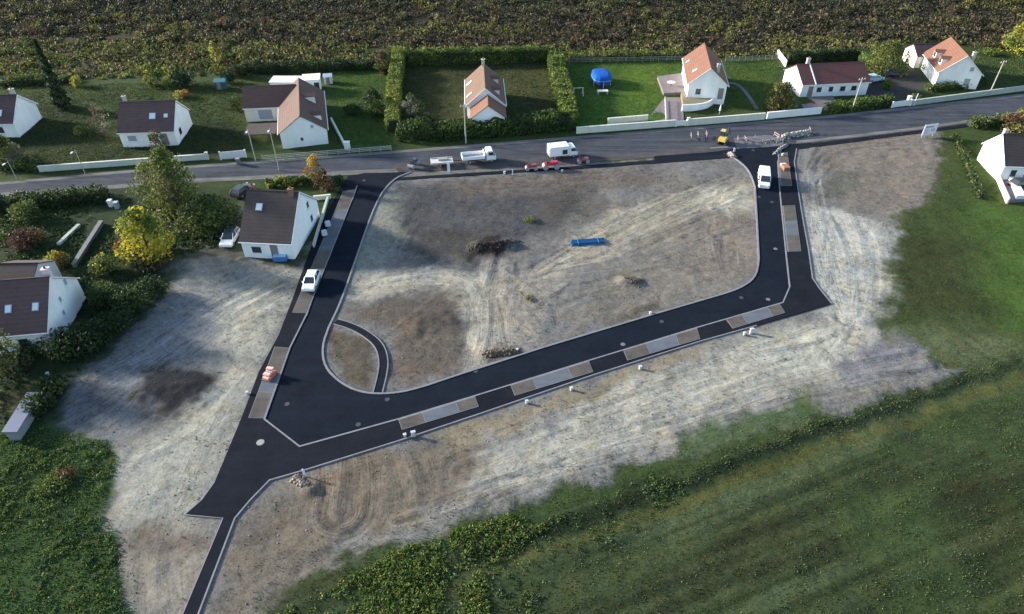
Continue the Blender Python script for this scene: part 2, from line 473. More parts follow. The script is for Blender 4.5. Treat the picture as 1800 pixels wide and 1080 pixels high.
# ------------------------------------------------------------------ ground sheet
def build_ground():
    def axis(a, b, step, lo, hi):
        core = np.arange(a, b + step / 2, step)
        def grow(s, e):
            out = []; p = s; d = step
            while abs(p - s) < abs(e - s):
                d *= 1.16; p += d * (1 if e > s else -1); out.append(p)
            return np.array(out)
        return np.concatenate([grow(a, lo)[::-1], core, grow(b, hi)])
    X = axis(-72, 72, 0.28, -2500, 2500)
    Y = axis(22, 122, 0.28, -600, 3500)
    nx, ny = len(X), len(Y)
    gx, gy = np.meshgrid(X, Y)
    x, y = gx.ravel(), gy.ravel()
    wx = x + (fbm(x * .35, y * .35, 1) - .5) * 3.6 + (fbm(x * 1.6, y * 1.6, 5, 3) - .5) * 1.3
    wy = y + (fbm(x * .35, y * .35, 2) - .5) * 3.6 + (fbm(x * 1.6, y * 1.6, 6, 3) - .5) * 1.3
    C = np.tile(np.array(alb((70, 86, 46))), (len(x), 1)); gr = np.ones(len(x))
    def paint(col, pts, soft=1.5, k=1.0, grass=None, warp=1.0, sharp=False):
        P = xy(pts)
        d = poly_sdf(x + (wx - x) * warp, y + (wy - y) * warp, P)
        w = smooth(0.5 - d / (2 * soft)) * k
        C[:] = C * (1 - w[:, None]) + np.array(alb(col)) * w[:, None]
        if grass is not None: gr[:] = gr * (1 - w) + grass * w
    # wild ground behind the gardens
    paint((66, 58, 42), [(-2500, 60), (-900, 128), (0, 128), (420, 118), (690, 92), (1000, 92), (1200, 100), (1500, 84), (1800, 60), (3000, 30), (3000, -330), (-2500, -330)], 3, 1, 0.4)
    # gardens along the far side of the road
    paint((70, 86, 44), [(0, 150), (430, 140), (430, 250), (0, 300)], 2)
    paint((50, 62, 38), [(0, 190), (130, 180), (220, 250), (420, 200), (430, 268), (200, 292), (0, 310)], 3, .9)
    paint((70, 98, 42), [(580, 128), (690, 120), (690, 260), (590, 258)], 2)
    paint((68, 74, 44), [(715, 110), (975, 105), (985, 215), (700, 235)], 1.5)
    paint((88, 90, 52), [(885, 120), (965, 120), (975, 165), (880, 175)], 2, .8)  # sunlit part of the lawn beyond the house shadow, painted lighter
    paint((82, 116, 46), [(1000, 108), (1200, 105), (1190, 210), (1010, 222)], 1.0, 1, 1, .5)
    paint((108, 136, 48), [(1090, 120), (1175, 112), (1160, 175), (1110, 190)], 3, .7)  # sunlit wedge of the lawn painted into the grass colour
    paint((74, 100, 44), [(1270, 108), (1370, 104), (1360, 190), (1275, 195)], 1.5)
    paint((110, 130, 56), [(1375, 90), (1520, 88), (1525, 115), (1380, 118)], 1)
    paint((84, 80, 84), [(1528, 128), (1600, 112), (1625, 150), (1570, 182), (1520, 178)], 1.5, .9, .2)
    paint((62, 78, 42), [(1700, 95), (1850, 90), (1850, 155), (1725, 155)], 2)
    # near side, left of the site
    paint((52, 68, 42), [(-600, 350), (330, 330), (425, 335), (425, 470), (330, 455), (320, 490), (290, 540), (200, 610), (90, 745), (-600, 800)], 1.5)
    paint((74, 90, 46), [(0, 352), (90, 350), (60, 420), (0, 430)], 2, .7)
    paint((92, 88, 58), [(0, 690), (62, 686), (20, 760), (-60, 780)], 1.5, .9)
    paint((100, 96, 92), [(300, 452), (420, 400), (428, 335), (440, 330), (425, 470), (430, 470)], 1.5, .6, 0)
    paint((96, 96, 92), [(428, 436), (520, 446), (535, 470), (420, 470)], 1, .8, 0)
    paint((60, 70, 46), [(420, 448), (525, 452), (520, 464), (420, 460)], .6, .8)
    # field to the right
    paint((72, 86, 48), [(1560, 380), (1650, 330), (1652, 235), (2400, 200), (2400, 1500), (300, 1500), (445, 1080), (720, 945), (980, 855), (1450, 727), (1700, 652), (1545, 560)], 2.5)
    paint((80, 106, 48), [(1690, 350), (1900, 370), (1900, 610), (1770, 570)], 4)
    paint((64, 70, 42), [(1575, 410), (1690, 420), (1720, 545), (1570, 565)], 3, .8)
    paint((80, 98, 44), [(1690, 238), (1745, 262), (1768, 372), (1735, 362), (1700, 300)], .8, 1, 1, .5)
    paint((112, 118, 88), [(1575, 600), (1700, 572), (1800, 600), (1770, 635), (1660, 640)], 3, .75)
    paint((60, 60, 40), [(1150, 900), (1500, 800), (1800, 720), (1800, 1080), (1250, 1080)], 6, .6)
    paint((92, 106, 76), [(1080, 900), (1300, 810), (1560, 720), (1600, 740), (1350, 850), (1100, 960)], 3, .6)
    paint((118, 120, 112), [(1760, 735), (1810, 720), (1810, 775), (1770, 770)], 1.5, .7)
    P_ = xy([(560, 1020), (720, 948), (980, 858), (1450, 730), (1700, 655), (2300, 560), (2300, 1500), (300, 1500), (446, 1080)])
    inF = smooth(.5 - poly_sdf(wx, wy, P_) / 3)
    al, ac = x * .92 + y * .38, y * .92 - x * .38
    s1, s2 = fbm(al * .03, ac * .34, 66, 4), fbm(al * .05, ac * 1.3, 69, 4)
    s3 = fbm(x * .06, y * .06, 72, 4)
    def mixf(col, w):
        C[:] = C * (1 - (inF * w)[:, None]) + np.array(alb(col)) * (inF * w)[:, None]
    mixf((68, 82, 52), smooth((s3 - .40) / .2))
    mixf((94, 106, 76), smooth((s1 - .53) / .16) * .6)
    mixf((60, 62, 42), smooth((.47 - s1) / .16) * .55)
    mixf((88, 98, 64), smooth((s2 - .55) / .12) * .5)
    mixf((46, 56, 36), smooth((.47 - s2) / .12) * .6)
    mixf((72, 92, 52), .8 * smooth((fbm(x * .09, y * .09, 75, 4) - .56) / .12) * .6)
    d_, u_, _ = line_dist(wx * .4 + x * .6, wy * .4 + y * .6, ROW)
    mixf((94, 96, 54), smooth(1 - np.abs(u_ + 1.5) / 1.2) * .75)
    mixf((36, 50, 34), smooth(1 - np.abs(u_ - .1) / 1.3) * .95)
    mixf((72, 92, 50), smooth(1 - np.abs(u_ - 2.8) / 2.2) * .8)
    # lower left weeds
    paint((64, 88, 48), [(-800, 740), (90, 745), (190, 768), (214, 800), (188, 905), (218, 950), (234, 1080), (235, 1300), (-800, 1400)], 1.5)
    # bare site
    paint((132, 130, 126), SITE, .6, 1, 0)
    D = lambda c, p, s=1.6, k=.95, w=1.0: paint(c, p, s, k, 0, w)
    D((186, 182, 166), [(330, 465), (525, 478), (470, 600), (430, 700), (385, 840), (330, 900), (258, 880), (232, 790), (300, 740), (390, 640), (340, 560)], 3)
    D((170, 168, 156), [(220, 800), (300, 745), (345, 790), (330, 905), (230, 930), (195, 900)], 2)
    D((136, 139, 143), [(285, 545), (340, 500), (410, 515), (375, 600), (330, 640), (250, 690), (205, 755), (105, 740), (125, 690), (200, 620)], 3, .8)  # grey soil, with the tree shade painted into its colour
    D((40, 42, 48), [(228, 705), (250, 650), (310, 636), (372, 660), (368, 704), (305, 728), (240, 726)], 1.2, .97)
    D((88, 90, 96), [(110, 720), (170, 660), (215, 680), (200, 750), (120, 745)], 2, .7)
    D((140, 142, 138), [(300, 460), (420, 465), (480, 500), (400, 530), (330, 500)], 2, .6)
    D((152, 155, 144), [(692, 340), (745, 365), (700, 450), (640, 505), (600, 535), (655, 370)], 2)
    D((138, 136, 128), [(668, 375), (720, 380), (700, 430), (640, 470)], 2, .6)
    D((84, 84, 86), [(700, 322), (1010, 318), (1020, 375), (930, 425), (870, 452), (740, 455), (705, 400)], 2.2, .9)
    D((118, 108, 100), [(770, 318), (1150, 292), (1180, 320), (1000, 340), (800, 345)], 1.5, .8)
    D((80, 76, 72), [(715, 400), (790, 395), (860, 410), (850, 452), (740, 456)], 1.6, .7)
    D((92, 86, 78), [(930, 345), (1050, 335), (1100, 370), (960, 400)], 2, .6)
    D((46, 38, 36), [(828, 436), (850, 421), (890, 420), (902, 438), (870, 449), (840, 449)], .7, .95)
    D((186, 180, 164), [(608, 530), (640, 492), (760, 466), (840, 476), (885, 520), (878, 580), (855, 640), (822, 656), (815, 600), (800, 540), (760, 502), (690, 516)], 1.4)
    D((166, 158, 145), [(870, 470), (1000, 472), (945, 560), (935, 600), (880, 620), (860, 560)], 2.5)
    D((112, 102, 92), [(600, 548), (800, 505), (816, 600), (790, 655), (700, 686), (680, 600), (645, 572)], 1.6)
    D((82, 77, 72), [(718, 548), (790, 528), (802, 570), (760, 592), (715, 580)], 1.3, .85)
    D((104, 95, 82), [(578, 575), (650, 604), (664, 650), (655, 692), (598, 672), (566, 620)], .7, .95)
    D((86, 74, 58), [(848, 627), (872, 612), (912, 612), (900, 628), (860, 634)], .7, .9)
    D((140, 133, 123), [(1180, 315), (1322, 315), (1330, 480), (1290, 512), (1100, 552), (1000, 560), (1100, 450)], 3)
    D((150, 138, 126), [(1250, 370), (1325, 380), (1328, 470), (1260, 490)], 2, .6)
    D((176, 168, 150), [(985, 432), (1080, 372), (1200, 338), (1300, 318), (1310, 350), (1180, 392), (1070, 450), (955, 482)], 1.8)
    D((190, 186, 168), [(1228, 330), (1322, 328), (1326, 370), (1250, 372)], 2, .8)
    D((70, 60, 54), [(1085, 490), (1110, 486), (1128, 500), (1100, 500)], .6, .8)
    D((98, 92, 74), [(1070, 552), (1130, 540), (1160, 530), (1165, 545), (1080, 565)], 1, .8)
    D((192, 190, 180), [(1402, 372), (1440, 358), (1560, 400), (1562, 480), (1530, 595), (1450, 562), (1430, 500)], 2.2)
    D((184, 180, 166), [(1050, 682), (1330, 590), (1470, 560), (1545, 590), (1500, 655), (1300, 712), (1150, 772), (980, 832), (800, 872), (850, 785)], 2.5)
    D((196, 194, 178), [(1300, 620), (1420, 580), (1500, 590), (1460, 640), (1330, 670)], 2, .7)
    D((140, 130, 120), [(1440, 248), (1642, 232), (1646, 330), (1580, 382), (1470, 352), (1440, 330)], 2)
    D((108, 110, 100), [(1445, 302), (1512, 300), (1505, 345), (1450, 346)], 1.5, .8)
    D((160, 160, 158), [(1405, 305), (1445, 300), (1445, 335), (1410, 335)], .8, .7)
    D((146, 144, 146), [(1480, 640), (1590, 600), (1625, 640), (1500, 665)], 1.6, .8)
    D((126, 124, 132), [(1470, 640), (1540, 612), (1590, 600), (1560, 650), (1500, 668)], 1.2, .6)
    D((126, 116, 103), [(480, 862), (700, 792), (850, 762), (830, 862), (680, 942), (520, 1012), (430, 1082), (355, 1082), (430, 915)], 2)
    D((128, 114, 98), [(540, 852), (560, 826), (690, 790), (672, 850), (580, 882)], 1.5, .8)
    D((150, 148, 140), [(620, 950), (800, 880), (980, 838), (980, 850), (720, 940), (600, 975)], 1, .7)
    D((156, 142, 116), [(750, 772), (1040, 670), (1250, 604), (1250, 618), (1040, 694), (800, 790)], .9, .75)
    D((112, 112, 118), [(940, 730), (1000, 728), (1010, 760), (950, 770)], 1.6, .6)
    D((156, 148, 134), [(230, 940), (330, 915), (388, 915), (335, 1080), (240, 1080)], 1.6)
    D((112, 100, 92), [(240, 935), (360, 938), (345, 985), (245, 972)], 1.2, .8)
    # narrow grass tongue in the dirt
    paint((78, 100, 56), [(1190, 770), (1410, 695), (1450, 727), (1200, 802)], .8, .85, 1)
    paint((88, 104, 60), [(1390, 688), (1425, 682), (1450, 727), (1400, 740)], .5, .6, 1)
    # wheel tracks and scraped lines: (line, half width, strength)
    TR = [([(880, 470), (960, 520), (985, 570), (940, 620)], .8, .9), ([(930, 480), (880, 530), (866, 600), (905, 640)], .8, .9), ([(850, 470), (910, 510), (960, 580)], .7, .9), ([(1000, 500), (940, 540), (890, 610), (850, 650)], .7, .9), ([(990, 540), (1040, 520), (1120, 510), (1200, 480)], .9, .7), ([(900, 560), (980, 590), (1040, 560), (1100, 500)], .7, .7), ([(680, 490), (790, 470), (850, 500), (862, 570), (835, 650)], 1.1, 1), ([(700, 500), (800, 492), (836, 530), (842, 600), (815, 655)], .9, 1), ([(890, 470), (905, 520), (893, 590), (860, 640)], .9, .9), ([(980, 468), (1100, 430), (1180, 380), (1300, 330)], .9, 1), ([(945, 470), (1020, 425), (1120, 390), (1260, 318)], .8, 1), ([(1010, 480), (1130, 465), (1240, 420), (1300, 400)], .9, .9), ([(1270, 320), (1245, 400), (1262, 470)], .9, .9), ([(1300, 330), (1290, 400), (1300, 470)], .8, .8), ([(1418, 300), (1446, 262), (1520, 244), (1620, 240)], .9, 1), ([(1430, 320), (1462, 280), (1530, 262), (1630, 262)], .9, 1), ([(1428, 270), (1424, 340), (1440, 440), (1470, 540)], .8, 1), ([(1460, 380), (1500, 450), (1500, 560), (1440, 640)], 1.2, .8), ([(1640, 646), (1450, 672), (1250, 735), (1050, 800), (850, 862)], .9, 1), ([(1600, 620), (1420, 655), (1230, 715), (1000, 790)], .9, .9), ([(1440, 600), (1250, 640), (1060, 700), (860, 770)], 1.2, .8), ([(505, 500), (400, 560), (300, 640), (200, 740)], 1.0, 1), ([(525, 500), (430, 545), (320, 600), (190, 660)], .9, .9), ([(470, 620), (400, 700), (350, 800), (310, 900)], 1.4, .7), ([(870, 452), (852, 520), (850, 600), (822, 655)], 3.0, 1), ([(905, 470), (880, 560), (840, 650)], 2.6, .9),
          ([(760, 468), (830, 484), (868, 530), (880, 620)], 2.4, 1), ([(640, 500), (700, 478), (780, 470), (850, 480)], 1.8, .8),
          ([(940, 480), (1050, 420), (1150, 365), (1290, 312)], 2.4, 1), ([(960, 470), (1080, 452), (1200, 395), (1310, 350)], 2.4, 1),
          ([(1290, 320), (1262, 380), (1255, 460)], 2.2, .7), ([(1000, 520), (1100, 490), (1250, 470), (1320, 440)], 3, .6),
          ([(600, 780), (606, 840), (600, 900)], 5.0, 1), ([(720, 790), (740, 850), (740, 900)], 3.0, .7),
          ([(1436, 255), (1420, 300), (1436, 370), (1452, 480), (1480, 560)], 2.6, 1), ([(1412, 310), (1440, 272), (1520, 252), (1630, 248)], 3.0, .9),
          ([(1500, 380), (1530, 450), (1520, 560), (1490, 640)], 3.0, .5), ([(1640, 640), (1400, 690), (1150, 775), (950, 830), (700, 920)], 2.2, .9),
          ([(1480, 590), (1250, 660), (1000, 760), (820, 830)], 4.5, .6), ([(520, 482), (400, 540), (260, 640), (110, 735)], 5.5, .9),
          ([(700, 440), (740, 370), (770, 335)], 1.6, .7), ([(300, 900), (280, 980), (290, 1080)], 3.0, .5),
          ([(620, 640), (700, 600), (800, 520)], 4, .35), ([(540, 1010), (700, 930), (900, 850)], 2.2, .6), ([(250, 800), (330, 760), (420, 690)], 3.0, .4),
          ([(700, 325), (900, 330), (1150, 300)], 2.0, .6), ([(1460, 300), (1550, 320), (1640, 300)], 2.5, .4)]
    T = np.zeros((len(x), 3)); best = np.zeros(len(x)); nd = np.full(len(x), 1e9)
    for P, hw, k in TR:
        d, u, v = line_dist(x, y, chaikin(xy(P), 2))
        w = smooth((hw - d) / (hw * .55)) * k
        wf = .22 * smooth((d < 40) * 1.0)
        m = (w > best) & (w > .22)
        far_ = (~m) & (best <= .22) & (d < nd)
        T[far_] = np.stack([u[far_], v[far_], wf[far_]], 1)
        nd = np.where(far_, d, nd)
        best = np.where(m, w, best)
        T[m] = np.stack([u[m], v[m], w[m]], 1)
    # the land: mounds and ruts on the bare soil, level along the new road
    rd = poly_sdf(x, y, xy(OUT_L + OUT_PATH + OUT_PATH2 + OUT_R + [(1300, 262), (900, 290), (700, 300)]))
    inl = poly_sdf(x, y, xy(ROAD_IN))
    rd = np.where(rd < 0, np.where(inl < 0, -inl, 0), rd)
    mr = poly_sdf(x, y, xy(MR_TOP + MR_BOT[::-1]))
    dist = np.clip(np.minimum(rd, np.maximum(mr, 0)), 0, 50)
    keep = smooth((dist - .6) / 2.5)
    dry = 1 - gr
    z = ((fbm(x * .3, y * .3, 9, 3) - .5) * .30 + (fbm(x * 1.7, y * 1.7, 10, 3) - .5) * .06) * dry
    z += (fbm(x * .25, y * .25, 12, 3) - .5) * .3 * gr + (vnoise(T[:, 0] * 1.7, T[:, 1] * .08, 77) - .5) * .16 * best * dry
    for pts, h, r in (([(845, 435), (890, 432)], .7, 1.6), ([(1095, 494), (1120, 498)], .45, 1.0), ([(262, 690), (340, 680)], .35, 2.6),
                      ([(520, 842), (545, 858)], .5, .9), ([(860, 622), (905, 620)], .3, 1.0), ([(735, 570), (785, 560)], .35, 2.4), ([(1100, 556), (1150, 542)], .3, 1.2)):
        d, _, _ = line_dist(x, y, xy(pts))
        z += h * smooth(1 - d / r / 1.4) * (.6 + .8 * fbm(x * 1.1, y * 1.1, 31, 3))
    z = z * keep * smooth((260 - np.hypot(x, y - 70)) / 60) - .012
    V = np.stack([x, y, z], 1)
    i = np.arange(nx * ny).reshape(ny, nx)
    F = np.stack([i[:-1, :-1].ravel(), i[:-1, 1:].ravel(), i[1:, 1:].ravel(), i[1:, :-1].ravel()], 1)
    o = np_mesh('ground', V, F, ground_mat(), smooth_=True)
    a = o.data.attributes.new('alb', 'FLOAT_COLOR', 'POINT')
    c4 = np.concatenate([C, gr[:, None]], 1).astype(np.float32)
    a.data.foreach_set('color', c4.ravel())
    a = o.data.attributes.new('trk', 'FLOAT_VECTOR', 'POINT')
    a.data.foreach_set('vector', T.astype(np.float32).ravel())
    tag(o, kind='structure')
    return X, Y, z.reshape(ny, nx), C.reshape(ny, nx, 3)
GX, GY, GZ, GC = build_ground()
def galb(x, y):
    i = np.clip(np.searchsorted(GX, x), 0, len(GX) - 1); j = np.clip(np.searchsorted(GY, y), 0, len(GY) - 1)
    return GC[j, i]
def gz(x, y):
    """height of the land, for arrays or numbers"""
    x = np.asarray(x, float); y = np.asarray(y, float)
    i = np.clip(np.searchsorted(GX, x) - 1, 0, len(GX) - 2); j = np.clip(np.searchsorted(GY, y) - 1, 0, len(GY) - 2)
    tx = np.clip((x - GX[i]) / (GX[i + 1] - GX[i]), 0, 1); ty = np.clip((y - GY[j]) / (GY[j + 1] - GY[j]), 0, 1)
    return (GZ[j, i] * (1 - tx) + GZ[j, i + 1] * tx) * (1 - ty) + (GZ[j + 1, i] * (1 - tx) + GZ[j + 1, i + 1] * tx) * ty
def at(px, py):
    p = G(px, py)
    p.z = float(gz(p.x, p.y))
    return p

# ------------------------------------------------------------------ roads, pavements, bays
road_rot = R(6.5)
OLD = asphalt_mat('old_asphalt', alb((76, 84, 99)), road_rot, .42, .34, warm=alb((98, 98, 98)))
NEW = asphalt_mat('new_asphalt', alb((24, 34, 50)), R(18), .14, .36, warm=alb((40, 45, 54)))
NEWP = asphalt_mat('new_pavement_asphalt', alb((28, 35, 48)), R(18), .14, .40, warm=alb((46, 48, 54)))
SHOULDER = asphalt_mat('gravel_shoulder', alb((136, 134, 132)), road_rot, .4, .4)
KERB = M('kerb_concrete', alb((150, 150, 158)), .85, .3, 1.2)
EDGE = M('bay_edging', alb((148, 148, 152)), .85, .3, 1.2)
BAY = asphalt_mat('bay_paving', alb((120, 126, 135)), R(18), .15, .22)
SOIL = asphalt_mat('planter_soil', alb((112, 110, 108)), 0.3, .1, .5, warm=alb((116, 106, 95)))
WORN = asphalt_mat('worn_asphalt', alb((88, 86, 90)), road_rot, .3, .5, warm=alb((112, 106, 104)))
S = lambda o: tag(o, kind='structure')
S(slab('main_road', xy(MR_TOP) + xy(MR_BOT)[::-1], -.1, .020, OLD))
def edge(P, dy0, dy1, a=0, b=None):
    b = len(P) if b is None else b
    q = P[a:b]
    return xy([(p[0], p[1] + dy0) for p in q]) + xy([(p[0], p[1] + dy1) for p in q])[::-1]
S(slab('road_shoulder', edge(MR_TOP, -1, 3.5), -.1, .028, SHOULDER))
S(slab('road_shoulder', edge(MR_BOT, -6.5, .5, 0, 7), -.1, .028, SHOULDER))
S(slab('road_shoulder', edge(MR_BOT, -8, -5.2, 6, 11), -.1, .028, SHOULDER))
S(slab('road_shoulder', edge(MR_BOT, -6, -1.5, 11), -.1, .028, SHOULDER))
# churned up strip and trench where the kerb is being laid
S(slab('roadworks_strip', xy([(690, 288), (850, 282), (1000, 276), (1150, 267), (1245, 258), (1250, 264), (1150, 277), (1000, 289), (850, 297), (700, 303)]), -.1, .034, WORN))
S(slab('pavement', xy([(700, 313), (850, 303), (1000, 293.5), (1150, 282), (1285, 271), (1283, 278), (1150, 288), (1000, 298.5), (850, 308), (690, 318)]), -.1, .046, NEWP))
S(slab('pavement', xy([(1398, 256), (1500, 244), (1620, 229.5), (1740, 214), (1742, 217.5), (1620, 234.5), (1500, 250), (1402, 263)]), -.1, .046, NEWP))
road_out = xy(OUT_L + OUT_PATH + OUT_PATH2 + OUT_R + [(1425, 252), (1380, 254.5), (1290, 262), (1250, 268)])
S(slab('new_road', road_out[:len(road_out) - 4] + road_out[-4:] + xy([(1150, 275), (1150, 283), (1283, 275)]) + xy(ROAD_IN)[::-1] + xy([(640, 305), (612, 310)]), -.1, .036, NEW))
# raised footway between the kerb line and the outer edge
S(slab('pavement', xy(OUT_L[0:]) + xy(OUT_PATH) + xy(OUT_PATH2) + xy(OUT_R) + xy(KERB_OUT)[::-1], -.1, .085, NEWP))
kerbs = thing('kerb', 'pale concrete kerb between the new black road and its footway', 'kerb', (0, 0, 0))
strip('kerb_stone', xy(KERB_OUT), .17, -.1, .115, KERB, kerbs); tag(kerbs, kind='structure')
k2 = thing('kerb', 'pale concrete kerb round the bare building plot inside the new road', 'kerb', (0, 0, 0))
strip('kerb_stone', xy(ROAD_IN), .22, -.1, .11, KERB, k2); tag(k2, kind='structure')
S(strip('edging', xy(OUT_L[8:11]), .07, -.1, .10, KERB))
S(strip('edging', xy([(325, 906), (392, 912), (322, 1080), (290, 1160)]), .08, -.1, .10, KERB))
S(strip('edging', xy(OUT_PATH2 + OUT_R[:8]), .13, -.1, .10, KERB))
S(strip('edging', xy(OUT_R[8:]), .16, -.1, .10, KERB))
# footpath cutting the island
PATH = chaikin([(590, 566), (618, 574), (645, 588), (668, 608), (675, 635), (672, 660), (664, 691)], 2)
S(slab('footpath', sum(ribbon(xy(PATH), .85)[:1], []) + ribbon(xy(PATH), .85)[1][::-1], -.1, .05, NEWP))
for off_ in (0, 1):
    E_ = ribbon(xy(PATH), .98)[off_]
    S(strip('edging', E_, .12, -.1, .085, KERB))
# lay-by bays with unplanted beds at both ends
def lerp(a, b, t): return (a[0] + (b[0] - a[0]) * t, a[1] + (b[1] - a[1]) * t)
def bay(q, cuts):
    """q: outline road-near, road-far, outer-far, outer-near; cuts along it: (t0,t1,kind)"""
    P = xy(q)
    S(slab('bay_border', P, -.1, .119, EDGE))
    wlong = math.dist(P[0], P[1]); wside = math.dist(P[0], P[3])
    e = .06 / wside
    for t0, t1, kd in cuts:
        g = .035 / wlong
        a, b = lerp(P[0], P[1], t0 + g), lerp(P[0], P[1], t1 - g)
        d, c = lerp(P[3], P[2], t0 + g), lerp(P[3], P[2], t1 - g)
        Q = [lerp(a, d, e * 2.2), lerp(b, c, e * 2.2), lerp(c, b, e), lerp(d, a, e)]
        S(slab('planting_bed' if kd == 's' else 'parking_bay', Q, -.05, .127 if kd == 's' else .124, SOIL if kd == 's' else BAY))
bay([(700, 738.5), (835, 697.5), (842, 716), (707, 757)], [(0, .3, 's'), (.3, .74, 'b'), (.74, 1, 's')])
bay([(897, 678), (1035, 635.5), (1043, 655), (905, 697)], [(0, .27, 's'), (.27, .72, 'b'), (.72, 1, 's')])
bay([(1095, 616.5), (1225, 577.5), (1231, 597), (1103, 635)], [(0, .3, 's'), (.3, .7, 'b'), (.7, 1, 's')])
bay([(1275, 562), (1370, 534.5), (1380, 551), (1288, 579)], [(0, .28, 's'), (.28, .76, 'b'), (.76, 1, 's')])
bay([(627, 333), (540, 552), (514, 551), (603, 338)], [(0, .2, 's'), (.2, .55, 'b'), (.55, .7, 's'), (.7, .86, 'b'), (.86, 1, 's')])
bay([(510, 613), (465, 737), (437, 736), (483, 611)], [(0, .42, 's'), (.42, .66, 'b'), (.66, 1, 's')])
bay([(1367, 271), (1372, 328), (1392, 328), (1384, 269)], [(0, 1, 's')])
bay([(1375, 363), (1384, 444), (1408, 443), (1397, 362)], [(0, .36, 's'), (.36, .66, 'b'), (.66, 1, 's')])

# ------------------------------------------------------------------ houses
WHITE = M('render_white', (.84, .85, .84), .85, .15, .6, streak=(1, 1, .35))
CREAM = M('render_cream', (.76, .71, .62), .85, .10, .6, streak=(1, 1, .35))
GREYW = M('render_grey_white', (.60, .60, .62), .85, .12, .6, streak=(1, 1, .35))
TILE_BR = roof_mat('tile_brown', (.105, .060, .058))
TILE_PU = roof_mat('tile_dark_brown', (.080, .047, .050))
TILE_OR = roof_mat('tile_orange', (.195, .080, .048), .26)
TILE_TAN = roof_mat('tile_tan', (.150, .084, .054), .26)
TILE_MID = roof_mat('tile_mid_brown', (.128, .070, .052), .26)
TILE_RED = roof_mat('tile_red_brown', (.165, .054, .046), .2)
TILE_SOM = roof_mat('tile_sombre', (.070, .050, .048))
TRIM = M('trim_white', (.74, .74, .74), .6, .08)
GLASS = M('window_glass', (.035, .045, .055), .12, .2, 3, spec=.6)
SHUT = M('grey_shutter', (.30, .33, .38), .6, .1)
CHIM = M('chimney_render', (.50, .44, .40), .9, .2)
SKYL = M('skylight_pane', (.62, .68, .72), .15, .1, spec=.7)
DOOR = M('door_paint', (.22, .20, .19), .6, .1)
PAVE = M('terrace_paving', alb((150, 138, 140)), .85, .22, 1.2)
WOODD = M('dark_timber', (.060, .046, .042), .8, .25)

